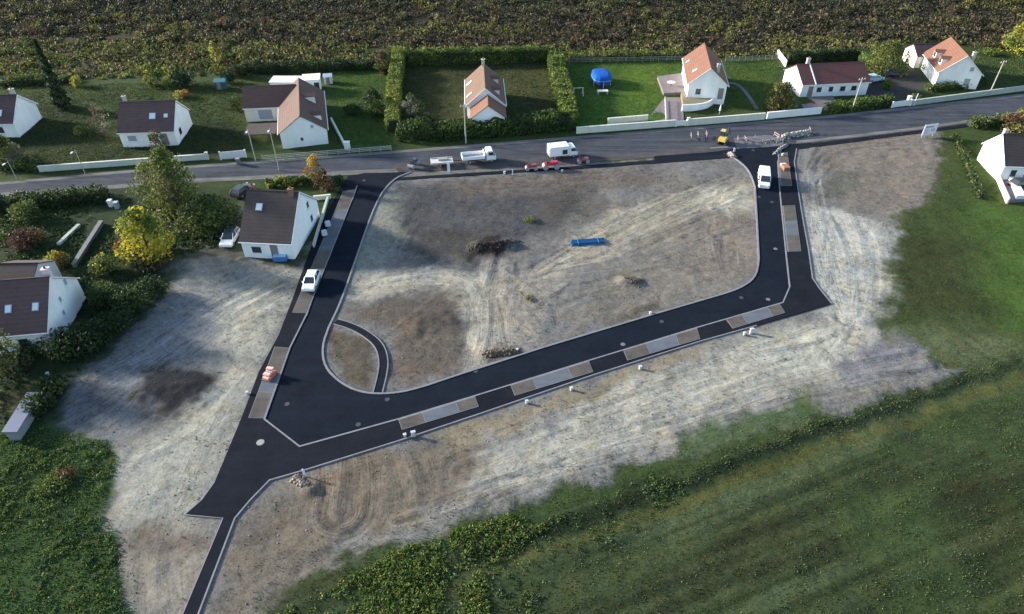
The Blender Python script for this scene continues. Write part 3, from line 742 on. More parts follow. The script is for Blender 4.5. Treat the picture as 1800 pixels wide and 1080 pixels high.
def frame_of(R1, R2):
    u = Vector((R2[0] - R1[0], R2[1] - R1[1], 0)); L = u.length; u.normalize()
    return u, Vector((-u.y, u.x, 0)), L
class House:
    def __init__(s, label, R1, R2, hr, he, W, wall, roof, name='house', ov=.32, vo=.16, root=None, plinth=None, cat='house'):
        s.u, s.v, s.L = frame_of(R1, R2)
        s.mid = Vector(((R1[0] + R2[0]) / 2, (R1[1] + R2[1]) / 2, 0))
        s.root = root or thing(name, label, cat, s.mid)
        s.off = s.root.location.copy()
        s.W, s.hr, s.he, s.ov, s.vo, s.roofm, s.wallm = W, hr, he, ov, vo, roof, wall
        s.t = .13
        k = (hr - he) / (W / 2)
        s.k = k
        y0 = W / 2 - ov; zw = hr - y0 * k - s.t
        s.zw = zw; s.y0 = y0; s.l0 = s.L / 2 - vo
        mb = MB()
        prof = [(-y0, -.3), (y0, -.3), (y0, zw), (0, hr - s.t), (-y0, zw)]
        mb.prism(prof, 'x', -s.l0, s.l0)
        s._place(mb).build('wall', wall, s.root)
        mb = MB()
        h = W / 2; t = s.t
        mb.prism([(-h, he - t * .4), (-h, he + .03), (0, hr + .03), (h, he + .03), (h, he - t * .4), (0, hr - t + .02)], 'x', -s.L / 2, s.L / 2)
        mb.tube((-s.L / 2, 0, hr + .02), (s.L / 2, 0, hr + .02), .11, n=6)
        s.roof = s._place(mb).build('roof', roof, s.root)
    def W2(s, a, b, c):
        p = s.mid - s.off + s.u * a + s.v * b
        return (p.x, p.y, c)
    def _place(s, mb):
        mb.v = [s.W2(*v) for v in mb.v]
        return mb
    def gutter(s, mat=None):
        for sg in (-1, 1):
            mb = MB()
            mb.tube((-s.L / 2, sg * (s.W / 2 + .05), s.he - .02), (s.L / 2, sg * (s.W / 2 + .05), s.he - .02), .075, n=6)
            s._place(mb).build('gutter', mat or TRIM, s.root)
        return s
    def verge(s, end, mat=None, w=.22):
        mb = MB(); a = s.L / 2 * (1 if end == 'B' else -1); h = s.W / 2
        a0, a1 = (a - .02, a + .05) if end == 'B' else (a - .05, a + .02)
        mb.prism([(-h, s.he - w), (-h, s.he + .06), (0, s.hr + .07), (h, s.he + .06), (h, s.he - w), (0, s.hr - w - .05)], 'x', a0, a1)
        s._place(mb).build('verge_board', mat or TRIM, s.root)
        return s
    def chimney(s, a, b, w=.7, d=.5, top=.9, mat=None):
        mb = MB(); zt = s.hr + top; zb = s.hr - abs(b) * s.k - .6
        mb.box(a, b, (zt + zb) / 2, w, d, zt - zb).box(a, b, zt + .05, w + .14, d + .14, .10)
        o = s._place(mb).build('chimney', mat or CHIM, s.roof)
        q = MB(); q.tube((a, b, zt + .1), (a, b, zt + .42), .13, .10, 8)
        s._place(q).build('chimney_pot', TILE_OR, s.roof)
        return s
    def skylight(s, a, t, sg, w=.8, h=1.1):
        b = sg * t * s.W / 2; z = s.hr - abs(b) * s.k
        n = Vector((0, sg * s.k, 1)).normalized(); d = Vector((0, sg, -s.k)).normalized()
        c = Vector((a, b, z)) 
        def plate(w, h, lo, hi):
            mb = MB(); X = Vector((1, 0, 0))
            vs = [c + X * (sx * w / 2) + d * (sy * h / 2) + n * q for q in (lo, hi) for sx, sy in ((-1, -1), (1, -1), (1, 1), (-1, 1))]
            return mb.add(vs, [(3, 2, 1, 0), (4, 5, 6, 7), (0, 1, 5, 4), (1, 2, 6, 5), (2, 3, 7, 6), (3, 0, 4, 7)])
        s._place(plate(w + .16, h + .16, -.05, .10)).build('skylight', SHUT, s.roof)
        s._place(plate(w, h, .02, .125)).build('skylight_pane', SKYL, s.roof)
        return s
    def _face(s, face):
        # returns origin centre, along axis, outward
        if face == 'A': return (-s.l0, 0), (0, -1), (-1, 0)
        if face == 'B': return (s.l0, 0), (0, 1), (1, 0)
        if face == 'P': return (0, s.y0), (-1, 0), (0, 1)
        return (0, -s.y0), (1, 0), (0, -1)
    def window(s, face, p, z, w=1.2, h=1.25, kind='window', frame=None, pane=None):
        o, ax, ou = s._face(face)
        def slabm(w, h, lo, hi):
            mb = MB(); vs = []
            for q in (lo, hi):
                for sx, sz in ((-1, -1), (1, -1), (1, 1), (-1, 1)):
                    vs.append((o[0] + ax[0] * (p + sx * w / 2) + ou[0] * q, o[1] + ax[1] * (p + sx * w / 2) + ou[1] * q, z + sz * h / 2))
            return mb.add(vs, [(3, 2, 1, 0), (4, 5, 6, 7), (0, 1, 5, 4), (1, 2, 6, 5), (2, 3, 7, 6), (3, 0, 4, 7)])
        f = s._place(slabm(w, h, -.05, .05)).build(kind, frame or TRIM, s.root)
        if kind == 'window':
            mb = slabm(w - .16, h - .16, 0, .062)
            s._place(mb).build('pane', pane or GLASS, f)
            q = slabm(w + .2, .07, 0, .14); q.v = [(x, y, zz - h / 2 - .03) for x, y, zz in q.v]
            s._place(q).build('sill', TRIM, f)
        return s
    def dormer(s, a, t, sg, w=1.5, h=1.3, cheek=None, roofm=None, flat=False):
        b0 = sg * t * s.W / 2                       # front face position
        z0 = s.hr - abs(b0) * s.k                   # roof height there
        zt = z0 + h
        back = abs(b0) - (h * 1.0) / s.k            # where the eaves of the dormer meet the slope
        mb = MB()
        prof = [(b0, z0 - .25), (b0, zt), (sg * max(back, 0.02), zt), (sg * max(back, 0.02), zt - .25)]
        mb.prism(prof, 'x', a - w / 2, a + w / 2)
        d = s._place(mb).build('dormer', cheek or s.wallm, s.root)
        q = MB(); rz = .45 if not flat else .12
        f = b0 + sg * .25
        bk = sg * max(0.02, abs(b0) - (h + rz) / s.k - .1)
        q.add([(a - w / 2 - .15, f, zt - .02), (a, f, zt + rz), (a + w / 2 + .15, f, zt - .02), (a - w / 2 - .15, bk, zt - .02), (a, bk, zt + rz), (a + w / 2 + .15, bk, zt - .02)],
              [(0, 1, 4, 3), (1, 2, 5, 4), (0, 2, 1), (3, 4, 5), (0, 3, 5, 2)])
        s._place(q).build('dormer_roof', roofm or s.roofm, d)
        g = MB(); g.box(a, b0 + sg * .02, z0 + h * .52, w * .68, .08, h * .62)
        s._place(g).build('pane', GLASS, d)
        return s

def ridge(p1, p2, hr): return G(*p1, hr), G(*p2, hr)

# 1. far left, half out of the picture
r2 = G(30, 167, 6.0); r1 = r2 + Vector((-10.5, -.8, 0))
h = House('white house half out of frame at the far left with dark purple-brown roof', r1, r2, 6.0, 2.6, 9.0, WHITE, TILE_PU)
h.gutter().verge('B').chimney(4.5, .3).skylight(2.5, .62, -1, 1.2, 1.1).window('N', 2.5, 1.5).window('N', -.6, 1.5)
# 2. plain brown roof
r1, r2 = ridge((209, 180), (309, 177), 6.2)
h = House('white house with plain brown roof, one large skylight, second from the left across the road', r1, r2, 6.2, 2.6, 9.2, WHITE, TILE_BR)
h.gutter().verge('B', w=.12).chimney(-4.2, 1.2, .5, .5, .5).skylight(1.0, .48, -1, .9, 1.0).skylight(3.2, .48, -1, .55, .6)
h.window('N', -2.6, 1.55, 1.5, 1.1, pane=SHUT).window('N', 2.6, 1.2, 1.2, 2.0, 'door', DOOR).window('N', .6, 1.55).window('B', -1.8, 1.5)
# 3. L-shaped house with tan lit slope
a = G(527, 205, 5.4); b = G(525, 138, 5.4)
h = House('large L shaped white house with dark left wing and dark covered terrace in front', a, b, 5.5, 2.6, 8.2, WHITE, TILE_MID)
h.gutter().window('A', -.4, 1.35, .55, .7).window('A', 1.6, 3.4, .6, .6, pane=SHUT)
rt3 = h.root
h.dormer(1.2, .62, -1, 2.0, 1.35).dormer(-5.4, .8, -1, 1.3, 1.0)
w1, w2 = G(426, 153, 5.3), G(520, 149, 5.3)
wing = House(None, w1, w2, 5.3, 2.6, 7.2, CREAM, TILE_MID, root=rt3)
wing.gutter().window('N', -1.0, 1.3, 2.6, 1.9, pane=SHUT).window('N', 2.2, 1.4, 1.0, 1.9)
c = G(461, 226, 1.2)
mb = MB(); mb.box(c.x, c.y - .3, 1.25, 5.3, 4.6, .10, wing.u.angle(Vector((1, 0, 0))))
for sx in (-2.5, 2.5):
    for sy in (-2.1, 2.1):
        mb.box(c.x + sx, c.y - .3 + sy, .55, .14, .14, 1.3)
mb.build('terrace_cover', WOODD, rt3, rt3.location)
for (pa, pb, lab) in (((474, 146), (524, 146), 'long white flat roofed outbuilding behind the L shaped house'), ((531, 143), (561, 141), 'small white flat roofed outbuilding with dark opening behind the L shaped house')):
    p, q = G(*pa, 2.4), G(*pb, 2.4)
    u, v, L = frame_of(p, q)
    m = (p + q) / 2 + v * 1.6; m.z = 0
    ang = math.atan2(u.y, u.x)
    rt = thing('outbuilding', lab, 'outbuilding', m, ang)
    mb = MB(); mb.box(0, 0, 1.1, L, 3.2, 2.6); mb.build('wall', WHITE, rt)
    mb = MB(); mb.box(0, 0, 2.48, L + .3, 3.5, .16); mb.build('roof', TRIM, rt)
    mb = MB(); mb.box(L * .3, -1.62, 1.2, 1.0, .08, 1.5); mb.build('window', GLASS, rt)
# 4. house inside the square hedge
a, b = G(853, 156, 6.1), G(850, 111, 6.1)
h = House('orange roofed house with white verge and front extension inside the square hedge', a, b, 6.1, 2.9, 7.4, WHITE, TILE_TAN)
h.gutter().verge('A', w=.30).chimney(5.7, .1, .6, .6, .9)
h.skylight(-3.0, .78, 1, .7, 1.3).skylight(2.6, .78, 1, .7, 1.3)
h.dormer(-3.4, .7, -1, 1.3, 1.0, TRIM).dormer(2.0, .7, -1, 1.3, 1.0, TRIM)
e1 = G(858, 186, 4.9); e2 = G(857, 160, 4.9)
x = House(None, e1, e2, 4.9, 2.5, 6.4, WHITE, TILE_OR, root=h.root)
x.window('A', 0, 1.2, 1.6, 1.2)
# 5. orange house with terrace
a, b = G(1250, 121, 6.7), G(1238, 76, 6.7)
h = House('tall bright orange roofed white house with raised terrace beside the blue canopy lawn', a, b, 6.7, 3.5, 7.7, WHITE, TILE_OR)
h.gutter().verge('A', w=.12).chimney(-5.4, -1.6, .55, .55, .2).skylight(3.5, .8, 1, .7, .7).skylight(-3.2, .6, 1, .7, .9)
h.window('A', 2.6, 2.0, 1.0, 2.1, 'door', DOOR).window('A', -1.6, 2.2, 1.1, 1.2).window('P', 2, 2.2, 1.2, 1.3)
q = xy([(1155, 139), (1200, 133), (1212, 166), (1166, 169)])
tz = h.root
slab('terrace', q, -.2, .55, PAVE, tz, tz.location)
q = xy([(1196, 170), (1250, 168), (1256, 176), (1246, 187), (1230, 192), (1200, 194)])
slab('terrace', q, -.2, 1.0, M('terrace_sand', alb((150, 140, 112)), .9, .25, 1.5), tz, tz.location)
strip('terrace_wall', chaikin(xy([(1258, 176), (1247, 189), (1230, 194), (1198, 196)]), 1), .22, -.2, 1.25, WHITE, tz, tz.location)
S(slab('driveway', xy([(1168, 172), (1200, 172), (1202, 215), (1190, 222), (1172, 220), (1140, 208)]), -.1, .05, PAVE))
S(strip('garden_path', chaikin(xy([(1282, 146), (1300, 150), (1318, 172), (1330, 192)]), 2), .8, -.1, .05, M('path_concrete', alb((120, 122, 124)), .9, .2)))
# 6. low red-brown bungalow
a, b = G(1400, 114, 5.0), G(1519, 109, 5.0)
h = House('low bungalow with wide plain red-brown roof and cream left gable', a, b, 5.0, 2.5, 8.6, WHITE, TILE_RED)
h.gutter().chimney(-4.6, .2, .6, .5, 1.0)
mb = MB(); mb.prism([(-4.3, 2.55), (-4.3, 2.66), (0, 5.18), (0, 5.06)], 'x', -4.35, -4.15); h._place(mb).build('parapet', TRIM, h.roof)
for p, w in ((-3.2, 1.1), (-.8, 1.0), (1.6, 1.2), (3.9, 1.2)): h.window('N', p, 1.4, w, 1.1)
h.window('N', -4.9, 1.1, 1.0, 2.0, 'door', DOOR)
S(slab('driveway', xy([(1404, 172), (1462, 168), (1470, 178), (1436, 194), (1414, 196)]), -.1, .05, PAVE))
# 7. turned orange house
a = G(1702, 99, 6.4); b = a + Vector((2.3, 11.5, 0))
h = House('turned orange roofed house with two dormers near the top right corner', a, b, 6.4, 2.8, 8.4, WHITE, TILE_OR)
h.gutter().verge('A', w=.12).chimney(-5.0, -1.3, .55, .55, .5)
h.dormer(1.4, .80, 1, 1.5, 1.25, WHITE, TILE_OR).dormer(-2.6, .80, 1, 1.5, 1.25, WHITE, TILE_OR)
h.window('A', 1.7, 3.9, .8, .9, pane=SHUT).window('A', 1.7, 1.3, 1.2, 1.6, pane=SHUT)
g2 = G(1645, 77, 4.2); g1 = G(1606, 78, 4.2)
x = House(None, g1, g2 + Vector((2, 0, 0)), 4.2, 2.5, 5.6, CREAM, TILE_BR, root=h.root)
x.window('A', 0, 1.0, 1.6, 1.9, 'door', DOOR)
# 8. right edge house with very bright gable
a = G(1763, 236, 6.2); b = a + Vector((10.5, -.9, 0))
h = House('house at the right edge with glaring white gable and sombre roof', a, b, 6.2, 2.7, 8.0, WHITE, TILE_SOM)
h.gutter().verge('A', w=.10).chimney(-4.7, .5, .55, .55, .5)
for p in (-3.4, -1.3, 1.2, 3.4): h.window('N', p, 1.5, 1.0, 1.2)
tz = h.root
slab('terrace', xy([(1750, 314), (1800, 306), (1830, 352), (1770, 357)]), -.2, .35, PAVE, tz, tz.location)
strip('terrace_wall', xy([(1750, 312), (1770, 358)]), .22, -.2, .9, CREAM, tz, tz.location)
strip('terrace_wall', xy([(1776, 322), (1790, 352), (1830, 350)]), .9, -.2, .9, TRIM, tz, tz.location)
# 9. big dark roof beside the new road
a, b = G(434, 334, 7.0), G(526, 338, 7.0)
h = House('house with big dark brown roof standing right beside the new road junction', a, b, 7.0, 2.5, 11.6, WHITE, TILE_SOM)
h.gutter().verge('B', w=.10).chimney(2.6, -.4, .6, .5, .6, M('chimney_brick', (.22, .12, .09), .9, .2)).chimney(-3.0, .5, .6, .5, .3, M('chimney_brick', (.22, .12, .09), .9, .2))
h.skylight(-1.5, .32, -1, .75, .9)
h.window('N', -1.5, 1.25, 1.4, 1.1).window('N', .9, 1.1, 1.0, 2.0, 'door', DOOR).window('B', 2.4, 1.5, .9, 1.1).window('B', 2.0, 3.9, .8, 1.0)
# 10. left edge, middle
b = G(88, 487, 6.6); a = b + Vector((-11.0, -1.6, 0))
h = House('house at the left edge with two small skylights and windowed white gable', a, b, 6.6, 2.7, 10.2, WHITE, TILE_BR)
h.gutter().verge('B', w=.10).chimney(4.9, .9, .7, .55, .5, M('chimney_pale', (.6, .55, .55), .9, .1)).chimney(-.6, .3, .6, .5, .6)
h.skylight(4.2, .52, -1, .55, .8).skylight(1.4, .52, -1, .55, .8)
h.window('B', 2.3, 4.2, .7, .9, pane=SHUT).window('B', -.1, 3.5, .6, .75, pane=SHUT).window('B', -.7, 2.0, .6, .75, pane=SHUT).window('N', 2.5, 1.4).window('N', -1, 1.4)
c1, c2 = G(-10, 464, 4.4), G(66, 463, 4.4)
x = House(None, c1, c2, 4.4, 2.6, 6.5, GREYW, TILE_SOM, root=h.root)
# long low grey outbuilding at the lower left
p, q = G(64, 690, 1.3), G(20, 760, 1.3)
u, v, L = frame_of(q, p)
m = (p + q) / 2 + v * .2; m.z = 0
rt = thing('shed', 'long narrow low shed with pale blue-grey roof at the lower left edge', 'shed', m, math.atan2(u.y, u.x))
mb = MB(); mb.box(0, 0, .6, L - .2, 1.0, 1.3); mb.build('wall', M('shed_board', (.20, .21, .23), .85, .2), rt)
mb = MB(); mb.prism([(-.70, 1.22), (-.70, 1.29), (.70, 1.40), (.70, 1.33)], 'x', -L / 2, L / 2); mb.build('roof', M('sheet_grey', alb((140, 146, 172)), .6, .15, 1.0, streak=(3, .4, 1)), rt)
mb = MB(); mb.box(L / 2 - .08, 0, .6, .1, .7, 1.1); mb.build('door', DOOR, rt)
# small garden buildings
def small_shed(px, py, L, W, hgt, rot, label, wallm, roofm, cat='shed'):
    p = at(px, py)
    rt = thing('garden_shed', label, cat, p, rot)
    mb = MB(); mb.prism([(-W / 2, -.1), (W / 2, -.1), (W / 2, hgt), (0, hgt + .35), (-W / 2, hgt)], 'x', -L / 2, L / 2); mb.build('wall', wallm, rt)
    mb = MB(); mb.prism([(-W / 2 - .15, hgt - .04), (0, hgt + .40), (W / 2 + .15, hgt - .04), (W / 2 + .15, hgt + .02), (0, hgt + .47), (-W / 2 - .15, hgt + .02)], 'x', -L / 2 - .12, L / 2 + .12); mb.build('roof', roofm, rt)
    mb = MB(); mb.box(-L / 2 + .7, -W / 2 - .02, hgt / 2, .75, .06, hgt * .85); mb.build('door', DOOR, rt)
TEAL = M('teal_sheet', alb((110, 165, 175)), .5, .1)
small_shed(391, 156, 2.0, 1.6, 1.6, .1, 'small teal roofed shed among bushes behind the second house', M('teal_wall', alb((60, 110, 110)), .7, .1), TEAL)
small_shed(578, 146, 1.6, 1.4, 1.5, .2, 'little pale shed behind the L shaped house lawn', GREYW, TRIM)

# ------------------------------------------------------------------ foliage
LEAF = leaf_mat()
BARK = M('bark', (.085, .065, .05), .95, .3, 3)
def quads(P, size, col, flat=0.0, aspect=1.6, up=None):
    """one small leaf cluster face at each point"""
    n = len(P)
    nr = rng.normal(size=(n, 3))
    nr[:, 2] = nr[:, 2] * (1 - flat) + flat * 1.5
    nr /= np.linalg.norm(nr, axis=1)[:, None]
    t = rng.normal(size=(n, 3))
    a = np.cross(nr, t); a /= np.linalg.norm(a, axis=1)[:, None] + 1e-9
    b = np.cross(nr, a)
    s = size * rng.uniform(.6, 1.4, n)[:, None]
    a = a * s * .5 * aspect ** .5; b = b * s * .5 / aspect ** .5
    V = np.stack([P - a, P + b * .9 + a * .1, P + a, P - b * .9 - a * .1], 1).reshape(-1, 3)
    F = np.arange(4 * n).reshape(n, 4)
    return V, F, np.repeat(col, 4, 0)
def tint(base, n, var=.3, hue=.12):
    c = np.asarray(base, float)[None, :] * rng.uniform(1 - var, 1 + var, n)[:, None]
    h = rng.uniform(-hue, hue, n)
    return np.clip(c * np.stack([1 + h, np.ones(n), 1 - h], 1), .004, .9)
def clump_points(c, r, n, shell=.45):
    d = rng.normal(size=(n, 3)); d /= np.linalg.norm(d, axis=1)[:, None]
    q = rng.uniform(shell ** 3, 1, n) ** (1 / 3)
    return np.asarray(c)[None, :] + d * q[:, None] * np.asarray(r)[None, :]
def cloud(clumps, size, cols, var=.28, name='crown', parent=None, flat=.15):
    """clumps: (centre, radius, count, colour index)"""
    Vs, Fs, Cs = [], [], []; b = 0
    for c, r, n, ci in clumps:
        P = clump_points(c, r, n)
        base = np.asarray(cols[ci]) * rng.uniform(.75, 1.25)
        V, F, K = quads(P, size, tint(base, n, var), flat)
        Vs.append(V); Fs.append(F + b); Cs.append(K); b += len(V)
    return np_mesh(name, np.concatenate(Vs), np.concatenate(Fs), LEAF, parent, np.concatenate(Cs))
def tree(name, label, cat, base, h, rad, cols, n=1500, leaf=.32, bottom=.25, nc=22, group=None, top=.6, lean=(0, 0), wts=None):
    rt = thing(name, label, cat, base, 0, group)
    mb = MB()
    r0 = max(.05, h * .022)
    fork = h * max(bottom, .12)
    mb.tube((0, 0, -.2), (lean[0] * .2, lean[1] * .2, fork), r0 * 1.25, r0, 8)
    mb.tube((lean[0] * .2, lean[1] * .2, fork), (lean[0] * .7, lean[1] * .7, h * .82), r0, r0 * .25, 7)
    cl = []
    for i in range(nc):
        t = (i + .5) / nc
        z = bottom + (1 - bottom) * t
        # crown radius profile: wide in the middle, narrow above
        w = math.sin(math.pi * min(1, max(0.08, (z - bottom * .8) / (1.04 - bottom * .8)) ** top)) ** .75
        a = i * 2.399 + random.uniform(-.4, .4)
        rr = rad * w * random.uniform(.35, .85)
        c = (rr * math.cos(a) + lean[0] * z, rr * math.sin(a) + lean[1] * z, h * z - rad * .12)
        r = rad * random.uniform(.28, .5) * (.6 + .4 * w)
        ci = random.choices(range(len(cols)), wts)[0] if wts else i % len(cols)
        cl.append((c, (r, r, r * .8), max(10, int(n / nc * random.uniform(.6, 1.4))), ci))
        if i % 2 == 0:
            zb = fork + (h * .8 - fork) * max(0, t - .25)
            mb.tube((lean[0] * zb / h, lean[1] * zb / h, zb), c, r0 * .42, r0 * .12, 5, cap=False)
    mb.build('trunk', BARK, rt)
    cloud(cl, leaf, cols, parent=rt)
    return rt
def shrub(label, base, w, h, cols, n=500, leaf=.26, name='shrub', cat='shrub', depth=None, group=None):
    rt = thing(name, label, cat, base, 0, group)
    mb = MB()
    d = depth or w
    cl = []
    k = max(5, int(5 + w * 1.5))
    for i in range(k):
        a = i * 2.399; rr = math.sqrt((i + .5) / k) * .62
        top = h * (1 - .45 * rr * rr) * random.uniform(.75, 1.05)
        c = (rr * w / 2 * math.cos(a), rr * d / 2 * math.sin(a), top * .55)
        r = min(w, d) * random.uniform(.22, .34)
        cl.append((c, (r, r, top * .48), n // k, i % len(cols)))
        mb.tube((c[0] * .2, c[1] * .2, -.1), (c[0] * .9, c[1] * .9, top * .6), .035, .015, 5, cap=False)
    mb.build('stem', BARK, rt)
    cloud(cl, leaf, cols, parent=rt, name='foliage')
    return rt
def conifer(label, base, h, rad, cols, n=1600, leaf=.34):
    rt = thing('conifer', label, 'tree', base)
    mb = MB(); mb.tube((0, 0, -.2), (0, 0, h * .95), h * .02, .03, 7)
    P = []; 
    for i in range(n):
        t = random.random() ** 1.5
        z = h * (.06 + .94 * t)
        lay = .78 + .22 * math.sin(z * 4.2 + random.uniform(-.4, .4))
        r = rad * (1 - t) ** .8 * lay * math.sqrt(random.uniform(.35, 1)) + .05
        a = random.uniform(0, 2 * math.pi)
        P.append((r * math.cos(a), r * math.sin(a), z - r * .25))
    P = np.array(P)
    c = np.array([cols[k % len(cols)] for k in rng.integers(0, len(cols), n)]) * rng.uniform(.6, 1.4, n)[:, None]
    V, F, K = quads(P, leaf, c, .3)
    for k in range(14):
        z = h * (.1 + .055 * k); a = k * 2.4; r = rad * (1 - z / h) * .8
        mb.tube((0, 0, z), (r * math.cos(a), r * math.sin(a), z - .1), .04, .01, 4, cap=False)
    mb.build('trunk', BARK, rt)
    np_mesh('crown', V, F, LEAF, rt, K)
    return rt
def hedge(label, pts, w, h, cols, dens=34, leaf=.30, name='hedge', rough=.25, px=True, bulge=.8):
    L = xy(pts) if px else pts
    m = (sum(p[0] for p in L) / len(L), sum(p[1] for p in L) / len(L))
    V_, C_ = [], []
    for a, b in zip(L[:-1], L[1:]):
        ln = math.dist(a, b)
        n = int(ln * (2 * h + w) * dens)
        t = rng.uniform(-.01, 1.01, n)
        along = t * ln
        hh = h * (1 + rough * 1.6 * (fbm(along * .45 + a[0], np.full(n, 3.3 + a[1]), 3, 3) - .5))
        ww = w * (1 + rough * 1.4 * (fbm(along * .5 + a[0], np.full(n, 9.1), 4, 3) - .5))
        s = rng.uniform(0, 2 * h + w, n)
        side = np.where(s < h, -ww / 2, np.where(s > h + w, ww / 2, (s - h - w / 2) / w * ww))
        z = np.where(s < h, s / h * hh, np.where(s > h + w, (s - h - w) / h * hh, hh))
        edge_ = 1 - bulge * .22 * np.clip((z / hh - .75) / .25, 0, 1) ** 2
        side = side * edge_ + rng.normal(0, .10 + .12 * rough, n)
        z = np.clip(z + rng.normal(0, .10 + .12 * rough, n), 0, None)
        dx, dy = (b[0] - a[0]) / ln, (b[1] - a[1]) / ln
        X = a[0] + dx * along - dy * side; Y = a[1] + dy * along + dx * side
        V_.append(np.stack([X - m[0], Y - m[1], z], 1))
        f = fbm(along * .6 + a[1], z * .8 + side, 8, 3)
        ci = np.clip((f * 1.5 - .25) * len(cols), 0, len(cols) - 1e-3).astype(int)
        C_.append(np.asarray(cols)[ci] * rng.uniform(.65, 1.35, n)[:, None])
    P = np.concatenate(V_); K = np.concatenate(C_)
    V, F, K = quads(P, leaf, K, .1)
    # the dense twigs inside
    rt = thing(name, label, 'hedge', (m[0], m[1], 0))
    np_mesh('foliage', V, F, LEAF, rt, K)
    mb = MB()
    for a, b in zip(L[:-1], L[1:]):
        ln = math.dist(a, b); an = math.atan2(b[1] - a[1], b[0] - a[0])
        mb.box((a[0] + b[0]) / 2 - m[0], (a[1] + b[1]) / 2 - m[1], h * .42 - .1, ln, w * .62, h * .84, an, taper=1, tapery=.7)
    tw = mb.build('twigs', M('hedge_twigs', (.030, .036, .018), .95, .4, 3), rt)
    return rt
G1, G2, G3 = (.050, .085, .022), (.085, .125, .026), (.130, .165, .036)
DK, DK2 = (.022, .040, .018), (.032, .052, .022)
OLV, OLV2 = (.100, .122, .036), (.150, .160, .048)
YEL, YEL2 = (.34, .31, .035), (.26, .27, .045)
RUST, BRN, PURP = (.20, .095, .035), (.11, .075, .045), (.055, .028, .026)
GRY = (.15, .15, .105)
at0 = at
# hedges round the square plot
hedge('tall bright green hedge along the left side of the square plot', [(703, 104), (694, 165), (692, 232)], 2.3, 2.5, [G2, G3, (.17, .20, .04), (.20, .22, .04)])
hedge('tall clipped hedge along the back of the square plot', [(712, 113), (850, 111), (972, 107)], 1.9, 3.0, [G1, G2, G3, (.14, .19, .04)])
hedge('leafy green hedge along the right side of the square plot', [(975, 112), (988, 165), (1000, 220)], 2.9, 2.6, [G1, G2, G3, (.15, .20, .04)], leaf=.36)
hedge('thick dark hedge between the square plot and the road', [(700, 240), (780, 240), (860, 234), (1005, 222)], 3.4, 2.3, [DK2, G1, G1, G2], leaf=.36, rough=.5)
hedge('straight dark hedge behind the red-brown bungalow', [(1382, 112), (1505, 106)], 1.6, 2.4, [DK, DK2, G1])
hedge('overgrown green hedge in front of the red-brown bungalow', [(1452, 196), (1500, 191), (1562, 184)], 2.2, 1.3, [DK2, G1, G2, G2], rough=.7)
hedge('olive hedge at the back of the blue canopy lawn', [(1000, 106), (1100, 104), (1195, 101)], 2.4, 1.2, [OLV, G2, OLV2, G1], rough=.9)
hedge('low dark hedge at the back of the left gardens', [(430, 128), (560, 124), (690, 118)], 2.2, 1.6, [DK, DK2, G1], rough=.6)
hedge('ragged green hedge behind the far left garden', [(0, 150), (70, 147), (130, 143)], 2.0, 1.2, [DK2, G1, OLV], rough=.9)
hedge('low yellow-green hedge behind the big dark roof', [(470, 328), (548, 322)], 1.0, 1.1, [G2, YEL2, G1])
hedge('low olive hedge along the road edge at the far left', [(0, 296), (72, 296)], 1.5, 1.0, [OLV, G1, G2], rough=.8)
hedge('mixed green hedge along the near road edge left of the tall trees', [(-40, 366), (90, 358), (190, 347)], 2.2, 1.5, [DK, G1, DK2, G2], rough=.9)
hedge('untidy green hedge behind the house at the right edge', [(1702, 222), (1760, 220), (1830, 214)], 2.0, 1.6, [G1, OLV, G2, BRN], rough=.9)
hedge('low thin dark hedge between the right edge lawn and the field', [(1678, 244), (1700, 290), (1722, 350)], .7, .55, [G1, DK2, OLV], rough=.9)
hedge('low shrub row under the turned orange house', [(1628, 160), (1680, 156), (1722, 150)], 1.4, 1.0, [G1, G2, DK2], rough=.9)
# trees
conifer('tall narrow dark conifer left of the plain brown roof', at(112, 190), 12.8, 1.9, [DK, DK2, (.03, .045, .028)], 3000, .36)
tree('round_tree', 'rounded tree with yellow autumn leaves beside the left plot', 'tree', at(266, 452), 7.4, 3.9, [YEL, YEL2, G2, YEL, G3], 3600, .34, .10, 34, wts=[5, 4, 2, 3, 2])
tree('tall_tree', 'tall olive tree rising over the road left of the dark roof', 'tree', at(322, 388), 11.6, 4.5, [OLV, (.11, .14, .04), OLV2, (.12, .12, .05), G2], 4800, .32, .08, 46, top=.30)
tree('tall_tree', 'lower olive green tree left of the tall one by the road', 'tree', at(284, 372), 8.0, 3.1, [OLV, (.10, .13, .035), OLV2, G2], 2200, .32, .1, 24)
tree('broad_tree', 'broad dark green tree between the tall olive tree and the dark roof', 'tree', at(372, 405), 5.6, 4.2, [(.07, .10, .03), DK2, G1, OLV], 3000, .34, .05, 30)
tree('small_tree', 'small tree with golden leaves at the road edge', 'tree', at(556, 316), 4.2, 1.7, [YEL, (.36, .20, .04), G3], 900, .28, .1, 14)
tree('small_tree', 'small brown-leaved tree beside the golden one', 'tree', at(572, 334), 3.6, 1.6, [BRN, (.07, .035, .025), (.10, .07, .03)], 800, .28, .05, 14)
tree('wide_tree', 'wide olive bush-like tree left of the red-brown bungalow', 'tree', at(1366, 192), 5.2, 3.3, [OLV, OLV2, (.09, .10, .03), BRN], 2600, .34, .03, 28)
tree('wide_tree', 'big loose olive tree right of the red-brown bungalow', 'tree', at(1552, 128), 6.6, 4.8, [OLV, OLV2, G2, (.10, .12, .04)], 3400, .38, .05, 34)
tree('wide_tree', 'bright yellow-green tree at the top right corner', 'tree', at(1790, 92), 6.6, 4.2, [G3, YEL2, (.19, .20, .04)], 2600, .4, .05, 28)
tree('wide_tree', 'brownish tree above the house at the right edge', 'tree', at(1790, 232), 4.4, 3.0, [BRN, OLV2, (.15, .09, .05)], 1800, .34, .03, 24)
